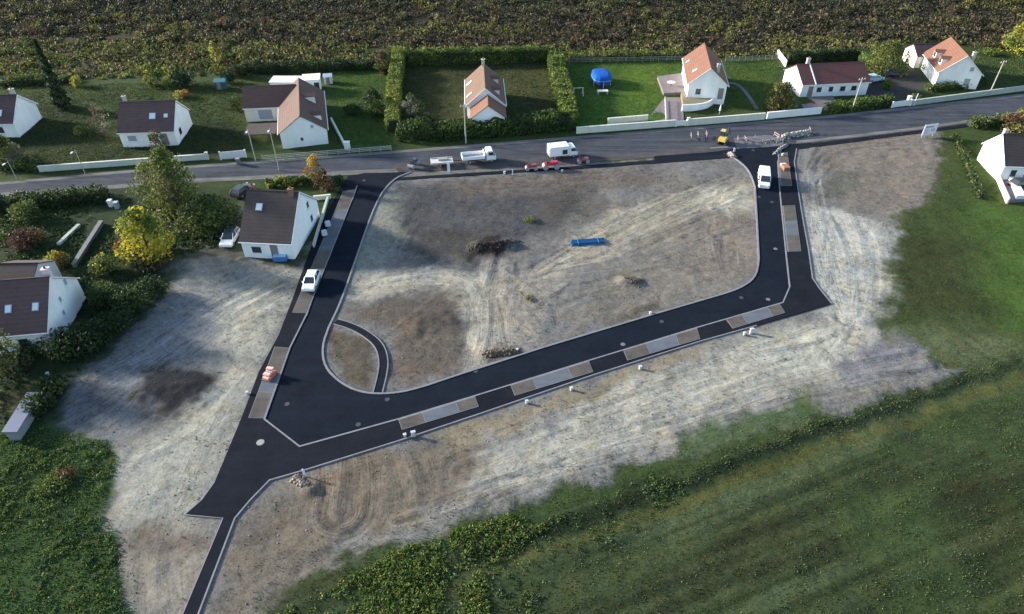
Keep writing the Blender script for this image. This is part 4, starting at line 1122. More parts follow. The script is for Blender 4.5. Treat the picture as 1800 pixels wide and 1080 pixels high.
tree('bare_tree', 'pale grey-green tree inside the left side of the square hedge', 'tree', at(726, 212), 4.8, 2.3, [GRY, (.12, .13, .08), G1], 1300, .3, .08, 18)
tree('bare_tree', 'thin twiggy tree left of the plain brown roof', 'tree', at(186, 240), 6.5, 1.6, [(.10, .10, .08), BRN, GRY], 420, .26, .15, 16)
tree('dark_tree', 'dark bushy tree on the shaded lawn right of the L shaped house', 'tree', at(660, 200), 5.0, 2.4, [DK2, G1, (.06, .07, .035)], 1500, .34, .05, 20)
tree('dark_tree', 'brownish tree in the corner outside the square hedge', 'tree', at(676, 128), 4.4, 2.2, [BRN, OLV, (.08, .07, .04)], 1300, .34, .05, 18)
tree('twisted_tree', 'twisted olive tree at the lower left edge', 'tree', at(14, 665), 6.0, 3.3, [(.085, .085, .04), OLV, DK2], 2300, .30, .05, 26)
tree('dark_tree', 'green tree at the left edge in front of the far left house', 'tree', at(18, 285), 4.6, 2.9, [OLV, (.10, .13, .045), GRY], 1900, .32, .05, 22)
tree('dark_tree', 'olive sapling in front of the plain brown roof', 'tree', at(284, 268), 4.2, 1.5, [OLV, BRN, G1], 620, .28, .1, 14)
tree('slim_tree', 'slim yellow-green tree behind the left gardens', 'tree', at(268, 152), 4.6, 1.5, [G3, YEL2, G2], 700, .32, .03, 14)
tree('slim_tree', 'round yellow-green tree beside the slim one behind the left gardens', 'tree', at(292, 150), 4.4, 1.7, [G3, G2, YEL2], 700, .32, .05, 14)
tree('slim_tree', 'thin yellow tree at the edge of the scrub above the teal shed', 'tree', at(388, 132), 7.0, 1.6, [YEL2, OLV2, (.20, .15, .04)], 700, .34, .03, 16)
# shrubs
shrub('dark evergreen shrub right of the yellow-green pair', at(324, 152), 4.8, 3.6, [DK, DK2, (.03, .05, .03)], 1100, .32)
shrub('round yellow autumn shrub beside the tall conifer', at(138, 152), 2.3, 2.6, [YEL2, YEL, OLV2], 500)
shrub('orange shrub behind the right end of the plain brown roof', at(322, 172), 3.2, 1.5, [(.30, .14, .03), YEL2, RUST], 400)
shrub('yellow-green shrub on the dark lawn left of the plain brown roof', at(146, 236), 2.8, 1.6, [G2, YEL2, G1], 400)
shrub('olive green round shrub by the road at the left edge', at(50, 385), 4.4, 3.0, [(.10, .13, .04), OLV, G1], 1300)
shrub('dark red shrub in the left garden', at(50, 432), 4.8, 2.6, [PURP, (.07, .035, .03), BRN], 1300)
shrub('orange-yellow shrub above the left edge house', at(104, 468), 3.2, 2.4, [(.24, .15, .03), YEL2, OLV], 900)
shrub('bright green bush right of the left edge house gable', at(190, 535), 4.0, 3.6, [(.07, .11, .02), G1, DK2], 1300)
shrub('yellow tipped bush above the bright green one', at(186, 478), 3.6, 2.4, [G3, OLV, YEL2, DK2], 1000)
shrub('rusty shrub below the yellow tree', at(222, 440), 2.6, 1.8, [(.24, .14, .04), RUST, OLV], 600)
shrub('dark shrub in the shade below the yellow tree', at(262, 470), 4.4, 1.6, [DK, DK2, BRN], 800)
shrub('dark ivy bush below the left edge house', at(120, 620), 5.2, 3.4, [DK, DK2, G1], 1500)
shrub('dark bush beside the low grey shed', at(92, 690), 3.0, 2.0, [DK, DK2, OLV], 1000)
shrub('dark bush at the foot of the left plot', at(210, 580), 4.6, 2.8, [DK, DK2], 1100)
shrub('deep green shrub behind the brown-leaved small tree', at(596, 324), 2.2, 1.8, [(.02, .055, .03), DK2], 450)
shrub('round clipped green shrub right of the red-brown bungalow', at(1558, 157), 1.9, 2.0, [(.10, .15, .02), G2], 500)
shrub('yellowish shrub at the end of the bungalow hedge', at(1558, 178), 2.0, 1.2, [YEL2, G2], 350)
shrub('green shrub against the left wing of the turned orange house', at(1632, 126), 3.4, 2.4, [G1, OLV, G2], 900)
shrub('lone light green shrub beside the turned house gable', at(1722, 146), 2.6, 1.6, [G2, G3, G1], 600)
shrub('pale shrub by the wall below the turned house', at(1608, 174), 2.0, 1.0, [GRY, G1], 400)
shrub('light green shrub at the top right behind the dark lawn', at(1738, 96), 4.0, 1.6, [G2, G3, OLV], 800)
shrub('brownish shrub patch inside the lower left of the square hedge', at(746, 214), 3.6, 2.0, [GRY, BRN, OLV], 800)
shrub('dark shrub on the shaded lawn by the hedge', at(622, 200), 4.0, 2.2, [DK, DK2, G1], 900)
shrub('green shrub against the left wall of the L shaped house', at(416, 192), 2.6, 2.8, [G1, DK2, OLV], 800)
shrub('olive shrub beside the brown tree above the L shaped house', at(420, 134), 3.4, 2.8, [BRN, OLV, DK2], 900)
shrub('dark shrub behind the teal shed', at(402, 146), 3.0, 2.6, [DK, (.02, .045, .035)], 800)
shrub('tall dark bush at the upper edge of the left plot', at(270, 520), 4.4, 3.0, [DK, DK2], 1300)
shrub('tall dark green bush left of the white box at the top of the left plot', at(226, 545), 4.4, 3.6, [DK2, DK, G1], 1300)
shrub('tall dark bush right of the ivy bush', at(160, 612), 5.0, 3.6, [DK, DK2], 1400)
shrub('dark green bush between the shed and the left plot', at(72, 722), 3.4, 2.4, [DK, G1, DK2], 1000)
shrub('olive bush hiding the foot of the left edge house', at(64, 612), 4.4, 2.2, [OLV, DK2, G1], 1200)
shrub('rust coloured bramble patch in the lower left weeds', at(114, 842), 2.4, .9, [(.12, .07, .04), BRN, OLV], 500, .18)
shrub('light green bramble patch in the lower left weeds', at(92, 856), 3.2, 1.0, [G3, G2, OLV], 700, .18)
shrub('small yellow-green weed clump on the dark bare soil', at(932, 388), 2.0, .6, [(.16, .18, .03), G2], 260, .16, 'weed_clump', 'weed')
shrub('small yellow-green weed clump on the wheel tracks', at(930, 526), 1.5, .45, [(.20, .20, .05), OLV2], 160, .15, 'weed_clump', 'weed')

# ------------------------------------------------------------------ wild ground, grass and weeds: nobody could count these
def sample_poly(pts, n, px=True):
    P = xy(pts) if px else pts
    xs = [p[0] for p in P]; ys = [p[1] for p in P]
    x = rng.uniform(min(xs), max(xs), n); y = rng.uniform(min(ys), max(ys), n)
    m = poly_sdf(x, y, P) < 0
    return x[m], y[m]
def bushes(name, x, y, h, r, cols, per, leaf):
    n = len(x)
    ci = rng.integers(0, len(cols), n) if not isinstance(cols, np.ndarray) else None
    base = (np.asarray(cols)[ci] if ci is not None else cols) * rng.uniform(.72, 1.28, n)[:, None]
    k = per
    d = rng.normal(size=(n, k, 3)); d /= np.linalg.norm(d, axis=2)[:, :, None]
    d[:, :, 2] = np.abs(d[:, :, 2])
    q = rng.uniform(.2, 1, (n, k)) ** .5
    P = d * q[:, :, None]
    P[:, :, 0] *= r[:, None]; P[:, :, 1] *= r[:, None]; P[:, :, 2] *= h[:, None]
    P[:, :, 0] += x[:, None]; P[:, :, 1] += y[:, None]; P[:, :, 2] += gz(x, y)[:, None]
    C = np.repeat(base[:, None, :], k, 1) * rng.uniform(.8, 1.2, (n, k))[:, :, None]
    V, F, K = quads(P.reshape(-1, 3), leaf, np.clip(C.reshape(-1, 3), .004, .8), .42)
    return tag(np_mesh(name, V, F, LEAF, None, K), kind='stuff')
# scrub behind the houses
x, y = sample_poly([(-900, 143), (0, 142), (420, 132), (690, 112), (720, 97), (970, 94), (1000, 105), (1200, 101), (1380, 100), (1500, 92), (1620, 74), (1760, 86), (2200, 80), (2900, 20), (2600, -60), (900, -70), (-900, -60)], 58000)
f = fbm(x * .06, y * .10, 40, 4); g = fbm(x * .13, y * .2, 44, 3); hrow = fbm(x * .02, y * .3, 47, 3)
pal = np.array([(.058, .050, .030), (.095, .078, .042), (.125, .100, .052), (.090, .092, .034), (.135, .125, .040), (.095, .062, .034), (.034, .040, .026), (.165, .170, .045), (.070, .105, .030)])
idx = np.where(f > .56, rng.choice([3, 4, 1, 7, 3], len(x)), np.where(f < .44, rng.choice([0, 1, 2, 5, 6], len(x)), rng.choice([0, 1, 2, 3, 6, 1], len(x))))
far = np.clip((y - 150) / 45, 0, 1)
left = np.clip((-x - 10) / 120, 0, 1)
idx = np.where(rng.uniform(0, 1, len(x)) < far * .75 + left * .25, rng.choice([0, 6, 6, 6], len(x)), idx)
idx = np.where((y < 158 - .04 * x) & (rng.uniform(0, 1, len(x)) < .7), rng.choice([3, 7, 4, 8], len(x)), idx)
m = (g + hrow * .6) > .50
x, y, idx, g = x[m], y[m], idx[m], g[m]
q = rng.uniform(0, 1, len(x)) ** 2
bushes('scrub', x, y, .25 + .9 * g * rng.uniform(.5, 1.3, len(x)) + 1.5 * q * (g > .5), .5 + .7 * rng.uniform(0, 1, len(x)) + .9 * q, pal[idx], 15, .46)
x, y = sample_poly([(-300, 128), (400, 112), (690, 88), (1000, 84), (1500, 64), (1800, 44), (2100, 30), (2000, 0), (-300, 0)], 900)
m = fbm(x * .05, y * .08, 41, 3) > .48
x, y = x[m], y[m]
bushes('scrub', x, y, 1.0 + 1.4 * rng.uniform(0, 1, len(x)), .9 + 1.2 * rng.uniform(0, 1, len(x)), [(.085, .095, .03), (.05, .07, .026), (.12, .12, .036), (.09, .06, .034), (.15, .15, .04)], 60, .40)
# far wood beyond the scrub
x, y = sample_poly([(-420, 205), (420, 205), (520, 330), (-520, 330)], 5200, False)
bushes('far_scrub', x, y, 1.0 + 2.5 * rng.uniform(0, 1, len(x)), 1.0 + 1.8 * rng.uniform(0, 1, len(x)), [(.035, .04, .024), (.06, .055, .03), (.04, .035, .026)], 24, .8)

def tufts(name, x, y, h, w, col, k=5, spread=.22, lean=.5):
    """grass and weeds: a few upright leaf blades from every point"""
    n = len(x)
    X = np.repeat(x, k) + rng.normal(0, spread, n * k); Y = np.repeat(y, k) + rng.normal(0, spread, n * k)
    Z = gz(X, Y) - .02
    hh = np.repeat(h, k) * rng.uniform(.55, 1.25, n * k); ww = np.repeat(w, k) * rng.uniform(.6, 1.3, n * k)
    a = rng.uniform(0, 2 * np.pi, n * k)
    l = rng.uniform(.1, lean, n * k) * hh; la = rng.uniform(0, 2 * np.pi, n * k)
    B = np.stack([X, Y, Z], 1)
    dx = np.stack([np.cos(a), np.sin(a), np.zeros(n * k)], 1) * (ww / 2)[:, None]
    T = B + np.stack([np.cos(la) * l, np.sin(la) * l, hh], 1)
    Mid = (B * .5 + T * .5) + dx * 0
    V = np.stack([B - dx * .6, B + dx * .6, Mid + dx, T, Mid - dx], 1).reshape(-1, 3)
    F = np.arange(5 * n * k).reshape(-1, 5)
    C = np.repeat(col, k, 0) * rng.uniform(.7, 1.3, n * k)[:, None]
    return tag(np_mesh(name, V, F, LEAF, None, np.repeat(np.clip(C, .004, .8), 5, 0)), kind='stuff')
FIELD = [(470, 1082), (600, 995), (720, 952), (980, 862), (1200, 806), (1450, 733), (1700, 658), (1640, 628), (1575, 596), (1552, 560), (1570, 470), (1580, 392), (1655, 335), (1658, 246), (1690, 260), (1730, 380), (1800, 378), (2150, 360), (2150, 1500), (300, 1500), (430, 1240)]
x, y = sample_poly(FIELD, 135000)
d, u_, v_ = line_dist(x, y, ROW)
rowf = smooth(1 - np.abs(u_ - .6) / 1.5)
g = fbm(x * .5, y * .5, 63, 3)
al, ac = x * .92 + y * .38, y * .92 - x * .38
s1, s2, s3 = fbm(al * .045, ac * .34, 66, 4), fbm(al * .09, ac * 1.1, 69, 4), fbm(x * .06, y * .06, 72, 4)
keep = rng.uniform(0, 1, len(x)) < np.clip(.16 + .5 * (g - .4) + .25 * (s2 - .5) + .22 * rowf, .05, 1)
x, y, rowf, g, s1, s2, s3, u_ = [q[keep] for q in (x, y, rowf, g, s1, s2, s3, u_)]
def blend(c, col, w): return c * (1 - w[:, None]) + np.array(col) * w[:, None]
gc = np.tile(np.array([.060, .084, .032]), (len(x), 1))
gc = blend(gc, (.078, .112, .036), smooth((s3 - .40) / .2))
gc = blend(gc, (.115, .135, .07), smooth((s1 - .53) / .12) * .7)
gc = blend(gc, (.070, .070, .040), smooth((.47 - s1) / .10) * .7)
gc = blend(gc, (.13, .13, .055), smooth(1 - np.abs(u_ + 1.5) / 1.2) * .7)
gc = blend(gc, (.035, .055, .022), smooth(1 - np.abs(u_ - .1) / 1.2) * .9)
gc *= rng.uniform(.8, 1.2, len(x))[:, None]
near = np.clip((60 - y) / 30, 0, 1)
hh = .05 + .13 * g * (.5 + .6 * near) + .09 * rowf * (.4 + g)
tufts('field_grass', x, y, hh, .05 + .03 * near + .03 * rowf, gc, 5, .26, .9)
x, y = sample_poly(FIELD, 90000)
k_ = rng.uniform(0, 1, len(x)) < .45 + .9 * (fbm(x * .8, y * .8, 68, 3) - .5)
x, y = x[k_], y[k_]
tufts('field_grass', x, y, .06 + .12 * rng.uniform(0, 1, len(x)) ** 2, np.full(len(x), .06), galb(x, y) * rng.uniform(.75, 1.75, len(x))[:, None], 4, .3, 1.1)
# leafy weeds low in the picture
def weeds(name, poly, n, thr, cols, h0, h1, per, leaf, seed, fsc=.22):
    x, y = sample_poly(poly, n)
    f = fbm(x * fsc, y * fsc, seed, 4)
    m = f + rng.normal(0, .09, len(x)) > thr
    x, y, f = x[m], y[m], f[m]
    bushes(name, x, y, h0 + h1 * rng.uniform(0, 1, len(x)), .22 + .35 * rng.uniform(0, 1, len(x)), cols, per, leaf)
weeds('leafy_weeds', [(460, 1090), (720, 960), (900, 905), (960, 930), (860, 1000), (860, 1300), (300, 1300)], 6500, .40, [G2, G3, G3, (.15, .16, .045), (.09, .17, .04)], .12, .28, 16, .15, 71)
weeds('leafy_weeds', [(860, 920), (1250, 800), (1260, 860), (1000, 990), (960, 1300), (700, 1300)], 3000, .60, [G1, G2, (.08, .13, .06)], .12, .2, 14, .14, 74)
LL = [(-400, 752), (80, 752), (180, 778), (204, 808), (180, 902), (208, 950), (222, 1090), (224, 1350), (-500, 1350)]
weeds('bramble', LL, 6000, .52, [G1, G2, G2, (.07, .12, .035), (.05, .09, .045), OLV], .12, .34, 18, .16, 77)
x, y = sample_poly(LL, 22000)
tufts('rough_grass', x, y, .08 + .16 * rng.uniform(0, 1, len(x)), np.full(len(x), .08), np.array([(.065, .11, .03), (.10, .15, .04), (.07, .10, .04)])[rng.integers(0, 3, len(x))], 4)
# ivy and rough cover below the left gardens
IV = [(-300, 470), (150, 480), (300, 465), (325, 480), (285, 535), (195, 605), (120, 675), (80, 742), (-300, 760)]
weeds('ground_cover', IV, 5000, .50, [DK2, DK, (.035, .055, .025)], .10, .28, 14, .18, 81)
weeds('ground_cover', [(-200, 362), (200, 352), (330, 340), (420, 345), (400, 430), (310, 450), (120, 470), (-200, 480)], 6000, .53, [DK2, G1, G1, (.06, .08, .035)], .1, .3, 14, .2, 84)
# rough lawns across the road
def lawn(name, poly, n, cols, h=.10):
    x, y = sample_poly(poly, n)
    if len(x) == 0: return
    f = fbm(x * .25, y * .25, 90, 3)
    c = np.asarray(cols)[np.clip((f * 1.6 - .3) * len(cols), 0, len(cols) - 1e-3).astype(int)]
    tufts(name, x, y, h * rng.uniform(.6, 1.6, len(x)), np.full(len(x), .10), c, 3, .25, .8)
LW = [(.052, .078, .024), (.075, .108, .028), (.095, .125, .034)]
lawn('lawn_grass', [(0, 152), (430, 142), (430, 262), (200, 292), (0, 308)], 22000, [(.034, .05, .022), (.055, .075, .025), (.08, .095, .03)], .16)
lawn('lawn_grass', [(1000, 110), (1190, 108), (1160, 205), (1010, 218)], 9000, LW)
lawn('lawn_grass', [(1275, 108), (1375, 104), (1360, 190), (1280, 195)], 6000, LW, .12)
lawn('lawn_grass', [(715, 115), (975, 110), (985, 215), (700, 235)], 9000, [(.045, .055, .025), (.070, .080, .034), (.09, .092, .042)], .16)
lawn('lawn_grass', [(580, 130), (690, 122), (690, 255), (590, 255)], 6000, LW, .13)
lawn('lawn_grass', [(1700, 100), (1850, 95), (1850, 150), (1725, 152)], 4000, LW, .14)
# sparse weeds coming up on the bare soil
x, y = sample_poly(SITE, 26000)
f = fbm(x * .3, y * .3, 95, 4)
rd_ = poly_sdf(x, y, xy(OUT_L + OUT_PATH + OUT_PATH2 + OUT_R + [(1300, 262), (900, 290), (700, 300)])); il_ = poly_sdf(x, y, xy(ROAD_IN))
ok = ((rd_ > .3) | (il_ < -.4)) & (f > .56) & (rng.uniform(0, 1, len(x)) < .5)
x, y = x[ok], y[ok]
tufts('sparse_weeds', x, y, .10 + .12 * rng.uniform(0, 1, len(x)), np.full(len(x), .07), np.array([(.12, .11, .06), (.10, .11, .045), (.15, .13, .08)])[rng.integers(0, 3, len(x))], 3, .15)
# ragged fringe where the grass runs out into the soil
x, y = sample_poly([(60, 430), (340, 430), (340, 700), (260, 1250), (700, 1250), (1800, 800), (1800, 200), (1500, 200), (1400, 700), (700, 880), (430, 1000), (330, 1000), (300, 720), (330, 470), (60, 700)], 60000)
sd = poly_sdf(x, y, xy(SITE)) + (fbm(x * .6, y * .6, 121, 4) - .5) * 5
ok = (np.abs(sd) < 1.6) & (rng.uniform(0, 1, len(x)) < .75)
x, y = x[ok], y[ok]
tufts('edge_grass', x, y, .07 + .16 * rng.uniform(0, 1, len(x)) ** 2, np.full(len(x), .06), np.array([(.075, .105, .034), (.11, .12, .05), (.14, .13, .07), (.06, .085, .03)])[rng.integers(0, 4, len(x))], 4, .25, .9)
# clods and stones on the bare soil
def clods(name, poly, n, s0, s1, cols, seed, thr):
    x, y = sample_poly(poly, n)
    f = fbm(x * .35, y * .35, seed, 4)
    rd_ = poly_sdf(x, y, xy(OUT_L + OUT_PATH + OUT_PATH2 + OUT_R + [(1300, 262), (900, 290), (700, 300)])); il_ = poly_sdf(x, y, xy(ROAD_IN))
    ok = ((rd_ > .25) | (il_ < -.35)) & (f > thr)
    x, y = x[ok], y[ok]; n = len(x)
    s = s0 + (s1 - s0) * rng.uniform(0, 1, n) ** 3
    oc = np.array([(1, 0, 0), (0, 1, 0), (-1, 0, 0), (0, -1, 0), (0, 0, .8), (0, 0, -.4)], float)
    V = oc[None] * s[:, None, None] * rng.uniform(.55, 1.3, (n, 6, 1)); a = rng.uniform(0, 6.28, n)
    c, sn = np.cos(a)[:, None], np.sin(a)[:, None]
    V = np.stack([V[:, :, 0] * c - V[:, :, 1] * sn, V[:, :, 0] * sn + V[:, :, 1] * c, V[:, :, 2]], 2)
    V[:, :, 0] += x[:, None]; V[:, :, 1] += y[:, None]; V[:, :, 2] += gz(x, y)[:, None] + .02
    F = np.array([(0, 1, 4), (1, 2, 4), (2, 3, 4), (3, 0, 4), (1, 0, 5), (2, 1, 5), (3, 2, 5), (0, 3, 5)])
    F = (F[None] + (np.arange(n) * 6)[:, None, None]).reshape(-1, 3)
    C = np.asarray(cols)[rng.integers(0, len(cols), n)] * rng.uniform(.7, 1.3, n)[:, None]
    return tag(np_mesh(name, V.reshape(-1, 3), F, CLOD, None, np.repeat(C, 6, 0)), kind='stuff')
mC, ntC, bC = _nt('soil_clod')
aC = node(ntC, 'ShaderNodeAttribute', attribute_name='col'); ntC.links.new(aC.outputs['Color'], bC.inputs['Base Color']); bC.inputs['Roughness'].default_value = .95
CLOD = mC
clods('soil_clods', SITE, 22000, .03, .10, [(.16, .15, .13), (.21, .20, .18), (.13, .12, .105), (.23, .22, .20)], 97, .45)

# ------------------------------------------------------------------ walls, fences, posts
WALLM = M('wall_pale', (.62, .62, .53), .9, .14, .8, streak=(1, 1, .4))
WALLW = M('wall_white', (.78, .79, .76), .9, .10, .8, streak=(1, 1, .4))
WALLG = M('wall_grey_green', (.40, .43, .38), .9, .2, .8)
def wall(label, a, b, h, mat=WALLM, th=.22, cap=True, piers=(), name='garden_wall', cat='wall'):
    p, q = G(*a), G(*b)
    u, v, L = frame_of(p, q); m = (p + q) / 2
    rt = thing(name, label, cat, m, math.atan2(u.y, u.x))
    mb = MB(); mb.box(0, 0, h / 2 - .1, L, th, h + .2); mb.build('wall_panel', mat, rt)
    if cap:
        mb = MB(); mb.box(0, 0, h + .045, L + .04, th + .10, .09); mb.build('coping', mat, rt)
    for t in piers:
        mb = MB(); mb.box((t - .5) * L, 0, h / 2 + .05, .42, .42, h + .4, taper=1); mb.box((t - .5) * L, 0, h + .30, .52, .52, .10)
        mb.build('pier', mat, rt)
    return rt
wall('long low cream wall along the road at the far left', (70, 302), (368, 280), .9, piers=(.99,))
wall('cream boundary wall left of the terrace driveway, nearest the square plot', (1013, 235), (1186, 222), 1.1, WALLM)
wall('short cream wall standing just behind the wall left of the terrace driveway', (1068, 218), (1138, 212), 1.0, WALLM)
wall('long cream boundary wall right of the terrace driveway', (1208, 221), (1343, 210), 1.15, WALLM, piers=(.005,))
wall('cream boundary wall in front of the bungalow driveway', (1347, 209), (1442, 200), 1.15, WALLW)
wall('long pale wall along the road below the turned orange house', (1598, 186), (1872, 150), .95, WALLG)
wall('thin pale garden wall running back beside the bungalow left gable', (1381, 118), (1366, 98), 1.3, WALLW, cap=False)
wall('narrow pale garden wall running from the L shaped house down to the road', (583, 214), (606, 258), .7, WALLM, .2)
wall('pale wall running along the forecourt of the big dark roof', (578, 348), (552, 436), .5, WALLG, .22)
wall('short pale wall at the right end of the big dark roof yard', (552, 352), (582, 349), .6, WALLM, .22)
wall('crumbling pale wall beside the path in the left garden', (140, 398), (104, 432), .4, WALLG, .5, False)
wall('low dark-topped wall right of the crumbling one in the left garden', (180, 394), (132, 470), .5, M('wall_dark', (.16, .16, .17), .9, .2), .5, True)
def fence(label, a, b, h, n, mat, rails=2, mesh=False):
    p, q = G(*a), G(*b); u, v, L = frame_of(p, q); m = (p + q) / 2
    rt = thing('fence', label, 'fence', m, math.atan2(u.y, u.x))
    for i in range(n + 1):
        mb = MB(); mb.box(-L / 2 + L * i / n, 0, h / 2, .09, .09, h + .1); mb.build('post', mat, rt)
    mb = MB()
    for k in range(rails):
        mb.box(0, 0, h * (.35 + .6 * k / max(1, rails - 1)), L, .05, .10)
    mb.build('rail', mat, rt)
FG = M('fence_grey', (.17, .19, .17), .8, .15)
fence('thin pale rail fence along the road before the L shaped house', (462, 283), (688, 265), .9, 12, M('fence_pale', (.36, .38, .35), .8, .15), 3)
fence('thin grey fence across the back of the blue canopy lawn', (1000, 112), (1200, 108), 1.1, 14, FG, 3)
fence('thin grey fence behind the bungalow garden shrubs', (1275, 109), (1368, 105), 1.0, 8, FG, 3)
fence('thin white fence below the terrace of the tall orange house', (1168, 178), (1170, 216), .9, 5, M('fence_white', (.7, .7, .7), .7, .1), 2)
# gates
def gate(label, a, b, h):
    p, q = G(*a), G(*b); u, v, L = frame_of(p, q); m = (p + q) / 2
    rt = thing('gate', label, 'gate', m, math.atan2(u.y, u.x))
    mb = MB(); mb.box(0, 0, h / 2 + .08, L - .2, .06, h); mb.build('gate_panel', TRIM, rt)
    for s in (-1, 1):
        mb = MB(); mb.box(s * L / 2, 0, h / 2, .22, .22, h + .35); mb.build('gate_post', WALLW, rt)
    return rt
gate('solid white sliding gate left of the L shaped house', (389, 281), (433, 277), 1.25)
gate('white gate at the left end of the wall below the turned house', (1567, 190), (1599, 186), 1.1)
gate('dark opening gate between the two cream terrace walls', (1188, 222.5), (1206, 221), .9)
rt = thing('gate_pillar', 'square white pillar at the foot of the narrow garden wall', 'pillar', at(611, 262)); 
mb = MB(); mb.box(0, 0, .6, .9, .7, 1.3); mb.build('pillar_body', WALLW, rt); mb = MB(); mb.box(0, 0, 1.30, 1.0, .8, .1); mb.build('cap', WALLW, rt)
# utility poles and lamps
POLE = M('pole_concrete', (.36, .35, .32), .85, .15)
def pole(label, px, py, h, lamp=False, arm=True, name='utility_pole', cat='pole', mat=None, r=.14):
    rt = thing(name, label, cat, at(px, py))
    mb = MB(); mb.tube((0, 0, -.3), (0, 0, h), r, r * .62, 9); mb.build('pole_shaft', mat or POLE, rt)
    if arm:
        mb = MB(); mb.box(0, 0, h - .35, 1.5, .09, .10, .3); mb.build('crossarm', mat or POLE, rt)
        for s in (-.6, 0, .6):
            q = MB(); q.tube((s * .95, s * .3, h - .3), (s * .95, s * .3, h - .08), .045, .03, 6); q.build('insulator', TRIM, rt)
    if lamp:
        mb = MB(); mb.tube((0, 0, h * .93), (.2, -1.1, h + .15), .04, .03, 6); mb.build('arm', mat or POLE, rt)
        mb = MB(); mb.box(.24, -1.35, h + .14, .22, .6, .10); mb.build('lamp_head', TRIM, rt)
pole('pale leaning-looking utility pole below the turned orange house', 1738, 168, 6.8)
pole('utility pole standing in the hedge in front of the bungalow', 1497, 196, 6.4)
pole('utility pole in front of the square hedge', 819, 252, 7.0)
pole('thin street lamp post by the thin rail fence', 491, 300, 7.2, True, False, 'street_lamp', 'street lamp', r=.09)
pole('street lamp post left of the thin rail fence', 450, 284, 5.6, True, False, 'street_lamp', 'street lamp', r=.09)
pole('street lamp post at the far left of the road', 30, 316, 3.2, True, False, 'street_lamp', 'street lamp', r=.07)
pole('street lamp post beside the long low cream wall', 150, 306, 4.2, True, False, 'street_lamp', 'street lamp', r=.07)
pole('street lamp post right of the long pale wall gate', 1606, 186, 2.4, False, False, 'lamp_post', 'post', TRIM, .08)

# ------------------------------------------------------------------ vehicles
def paint(name, c, rough=.3): return M(name, c, rough, .05, 2, spec=.5)
PW = paint('paint_white', (.80, .82, .83)); RUB = M('tyre_rubber', (.02, .02, .022), .85, .1); RIM = M('rim_metal', (.45, .45, .47), .35, .1, metal=.6)
PBL, PLB = paint('paint_dark_blue', (.045, .05, .14)), paint('paint_pale_blue', (.42, .60, .66))
PYE, PRE = paint('paint_yellow', (.62, .46, .10)), paint('paint_red', (.42, .035, .06))
DKM = M('dark_metal', (.035, .035, .04), .6, .15); GRM = M('grey_metal', (.28, .28, .30), .5, .15); LAMP_ = M('lamp_lens', (.75, .75, .7), .1, .05); TAIL = M('tail_lens', (.35, .02, .02), .2, .05)
def wheel(rt, x, y, r=.33, w=.22):
    o = MB().tube((x, y - w / 2, r), (x, y + w / 2, r), r, r, 16).build('wheel', RUB, rt, bevel=.03)
    MB().tube((x, y - w / 2 - .012, r), (x, y + w / 2 + .012, r), r * .58, r * .58, 12).build('rim', RIM, o)
def car(label, loc, rot, L=4.2, W=1.75, H=1.45, col=PW, name='parked_car', cat='car', group=None, hatch=True, roofc=None):
    rt = thing(name, label, cat, loc, rot, group)
    a = L / 2
    lo = [(-a, .28), (-a - .02, .62), (-a + .06, .86), (-a * .55, .92), (a * .42, .90), (a * .90, .74), (a, .60), (a - .02, .28)]
    MB().prism(lo, 'y', -W / 2, W / 2).build('body', col, rt, bevel=.09, smooth_=False)
    # glasshouse, narrower to the roof
    b0, b1 = -a * (.93 if hatch else .70), a * .50
    t0, t1 = -a * .70, a * .10
    def ring(x0, x1, w, z): return [(x0, -w / 2, z), (x1, -w / 2, z), (x1, w / 2, z), (x0, w / 2, z)]
    vs = ring(b0, b1, W * .92, .89) + ring(t0, t1, W * .74, H - .05)
    MB().add(vs, [(0, 1, 2, 3), (4, 5, 6, 7), (0, 1, 5, 4), (1, 2, 6, 5), (2, 3, 7, 6), (3, 0, 4, 7)]).build('window', GLASS, rt, bevel=.03)
    vs = ring(t0 - .06, t1 + .06, W * .77, H - .06) + ring(t0 + .10, t1 - .12, W * .66, H)
    MB().add(vs, [(0, 1, 2, 3), (4, 5, 6, 7), (0, 1, 5, 4), (1, 2, 6, 5), (2, 3, 7, 6), (3, 0, 4, 7)]).build('roof', roofc or col, rt, bevel=.02)
    for s in (-1, 1):
        for xb, xt in ((b0, t0), (b1, t1), ((b0 + b1) / 2, (t0 + t1) / 2)):
            MB().tube((xb, s * W * .46, .89), (xt, s * W * .375, H - .04), .045, .045, 5).build('roof_pillar', col, rt)
    for x in (-a * .62, a * .62):
        for s in (-1, 1): wheel(rt, x, s * (W / 2 - .09))
    for s in (-1, 1):
        MB().box(a - .04, s * W * .36, .64, .12, .32, .14).build('headlight', LAMP_, rt)
        MB().box(-a + .03, s * W * .40, .72, .10, .22, .20).build('tail_light', TAIL, rt)
        MB().box(a * .36, s * (W / 2 + .07), .95, .14, .16, .12).build('mirror', col, rt)
    return rt
def heading(p, q):
    u = G(*q) - G(*p); return math.atan2(u.y, u.x)
up = lambda v, z: Vector((v.x, v.y, z))
car('white hatchback parked in the long grey bay beside the big dark roof', up(G(549, 502), .125), heading((514, 551), (603, 338)) + math.pi, 3.75, 1.58, 1.4, PW)
car('dark blue car parked under the big loose olive tree', at(1563, 130), R(75), 4.3, 1.8, 1.45, PBL)
car('pale blue car parked at the right end of the red-brown bungalow', at(1535, 143), R(20), 4.0, 1.75, 1.45, PLB)
car('dark car parked behind the upper left corner of the big dark roof', at(428, 340), R(70), 4.0, 1.75, 1.4, paint('paint_charcoal', (.04, .042, .05)))
car('dark car parked on the terrace drive of the right edge house', up(G(1796, 330), .06), R(10), 4.2, 1.75, 1.42, paint('paint_graphite', (.03, .034, .045)))
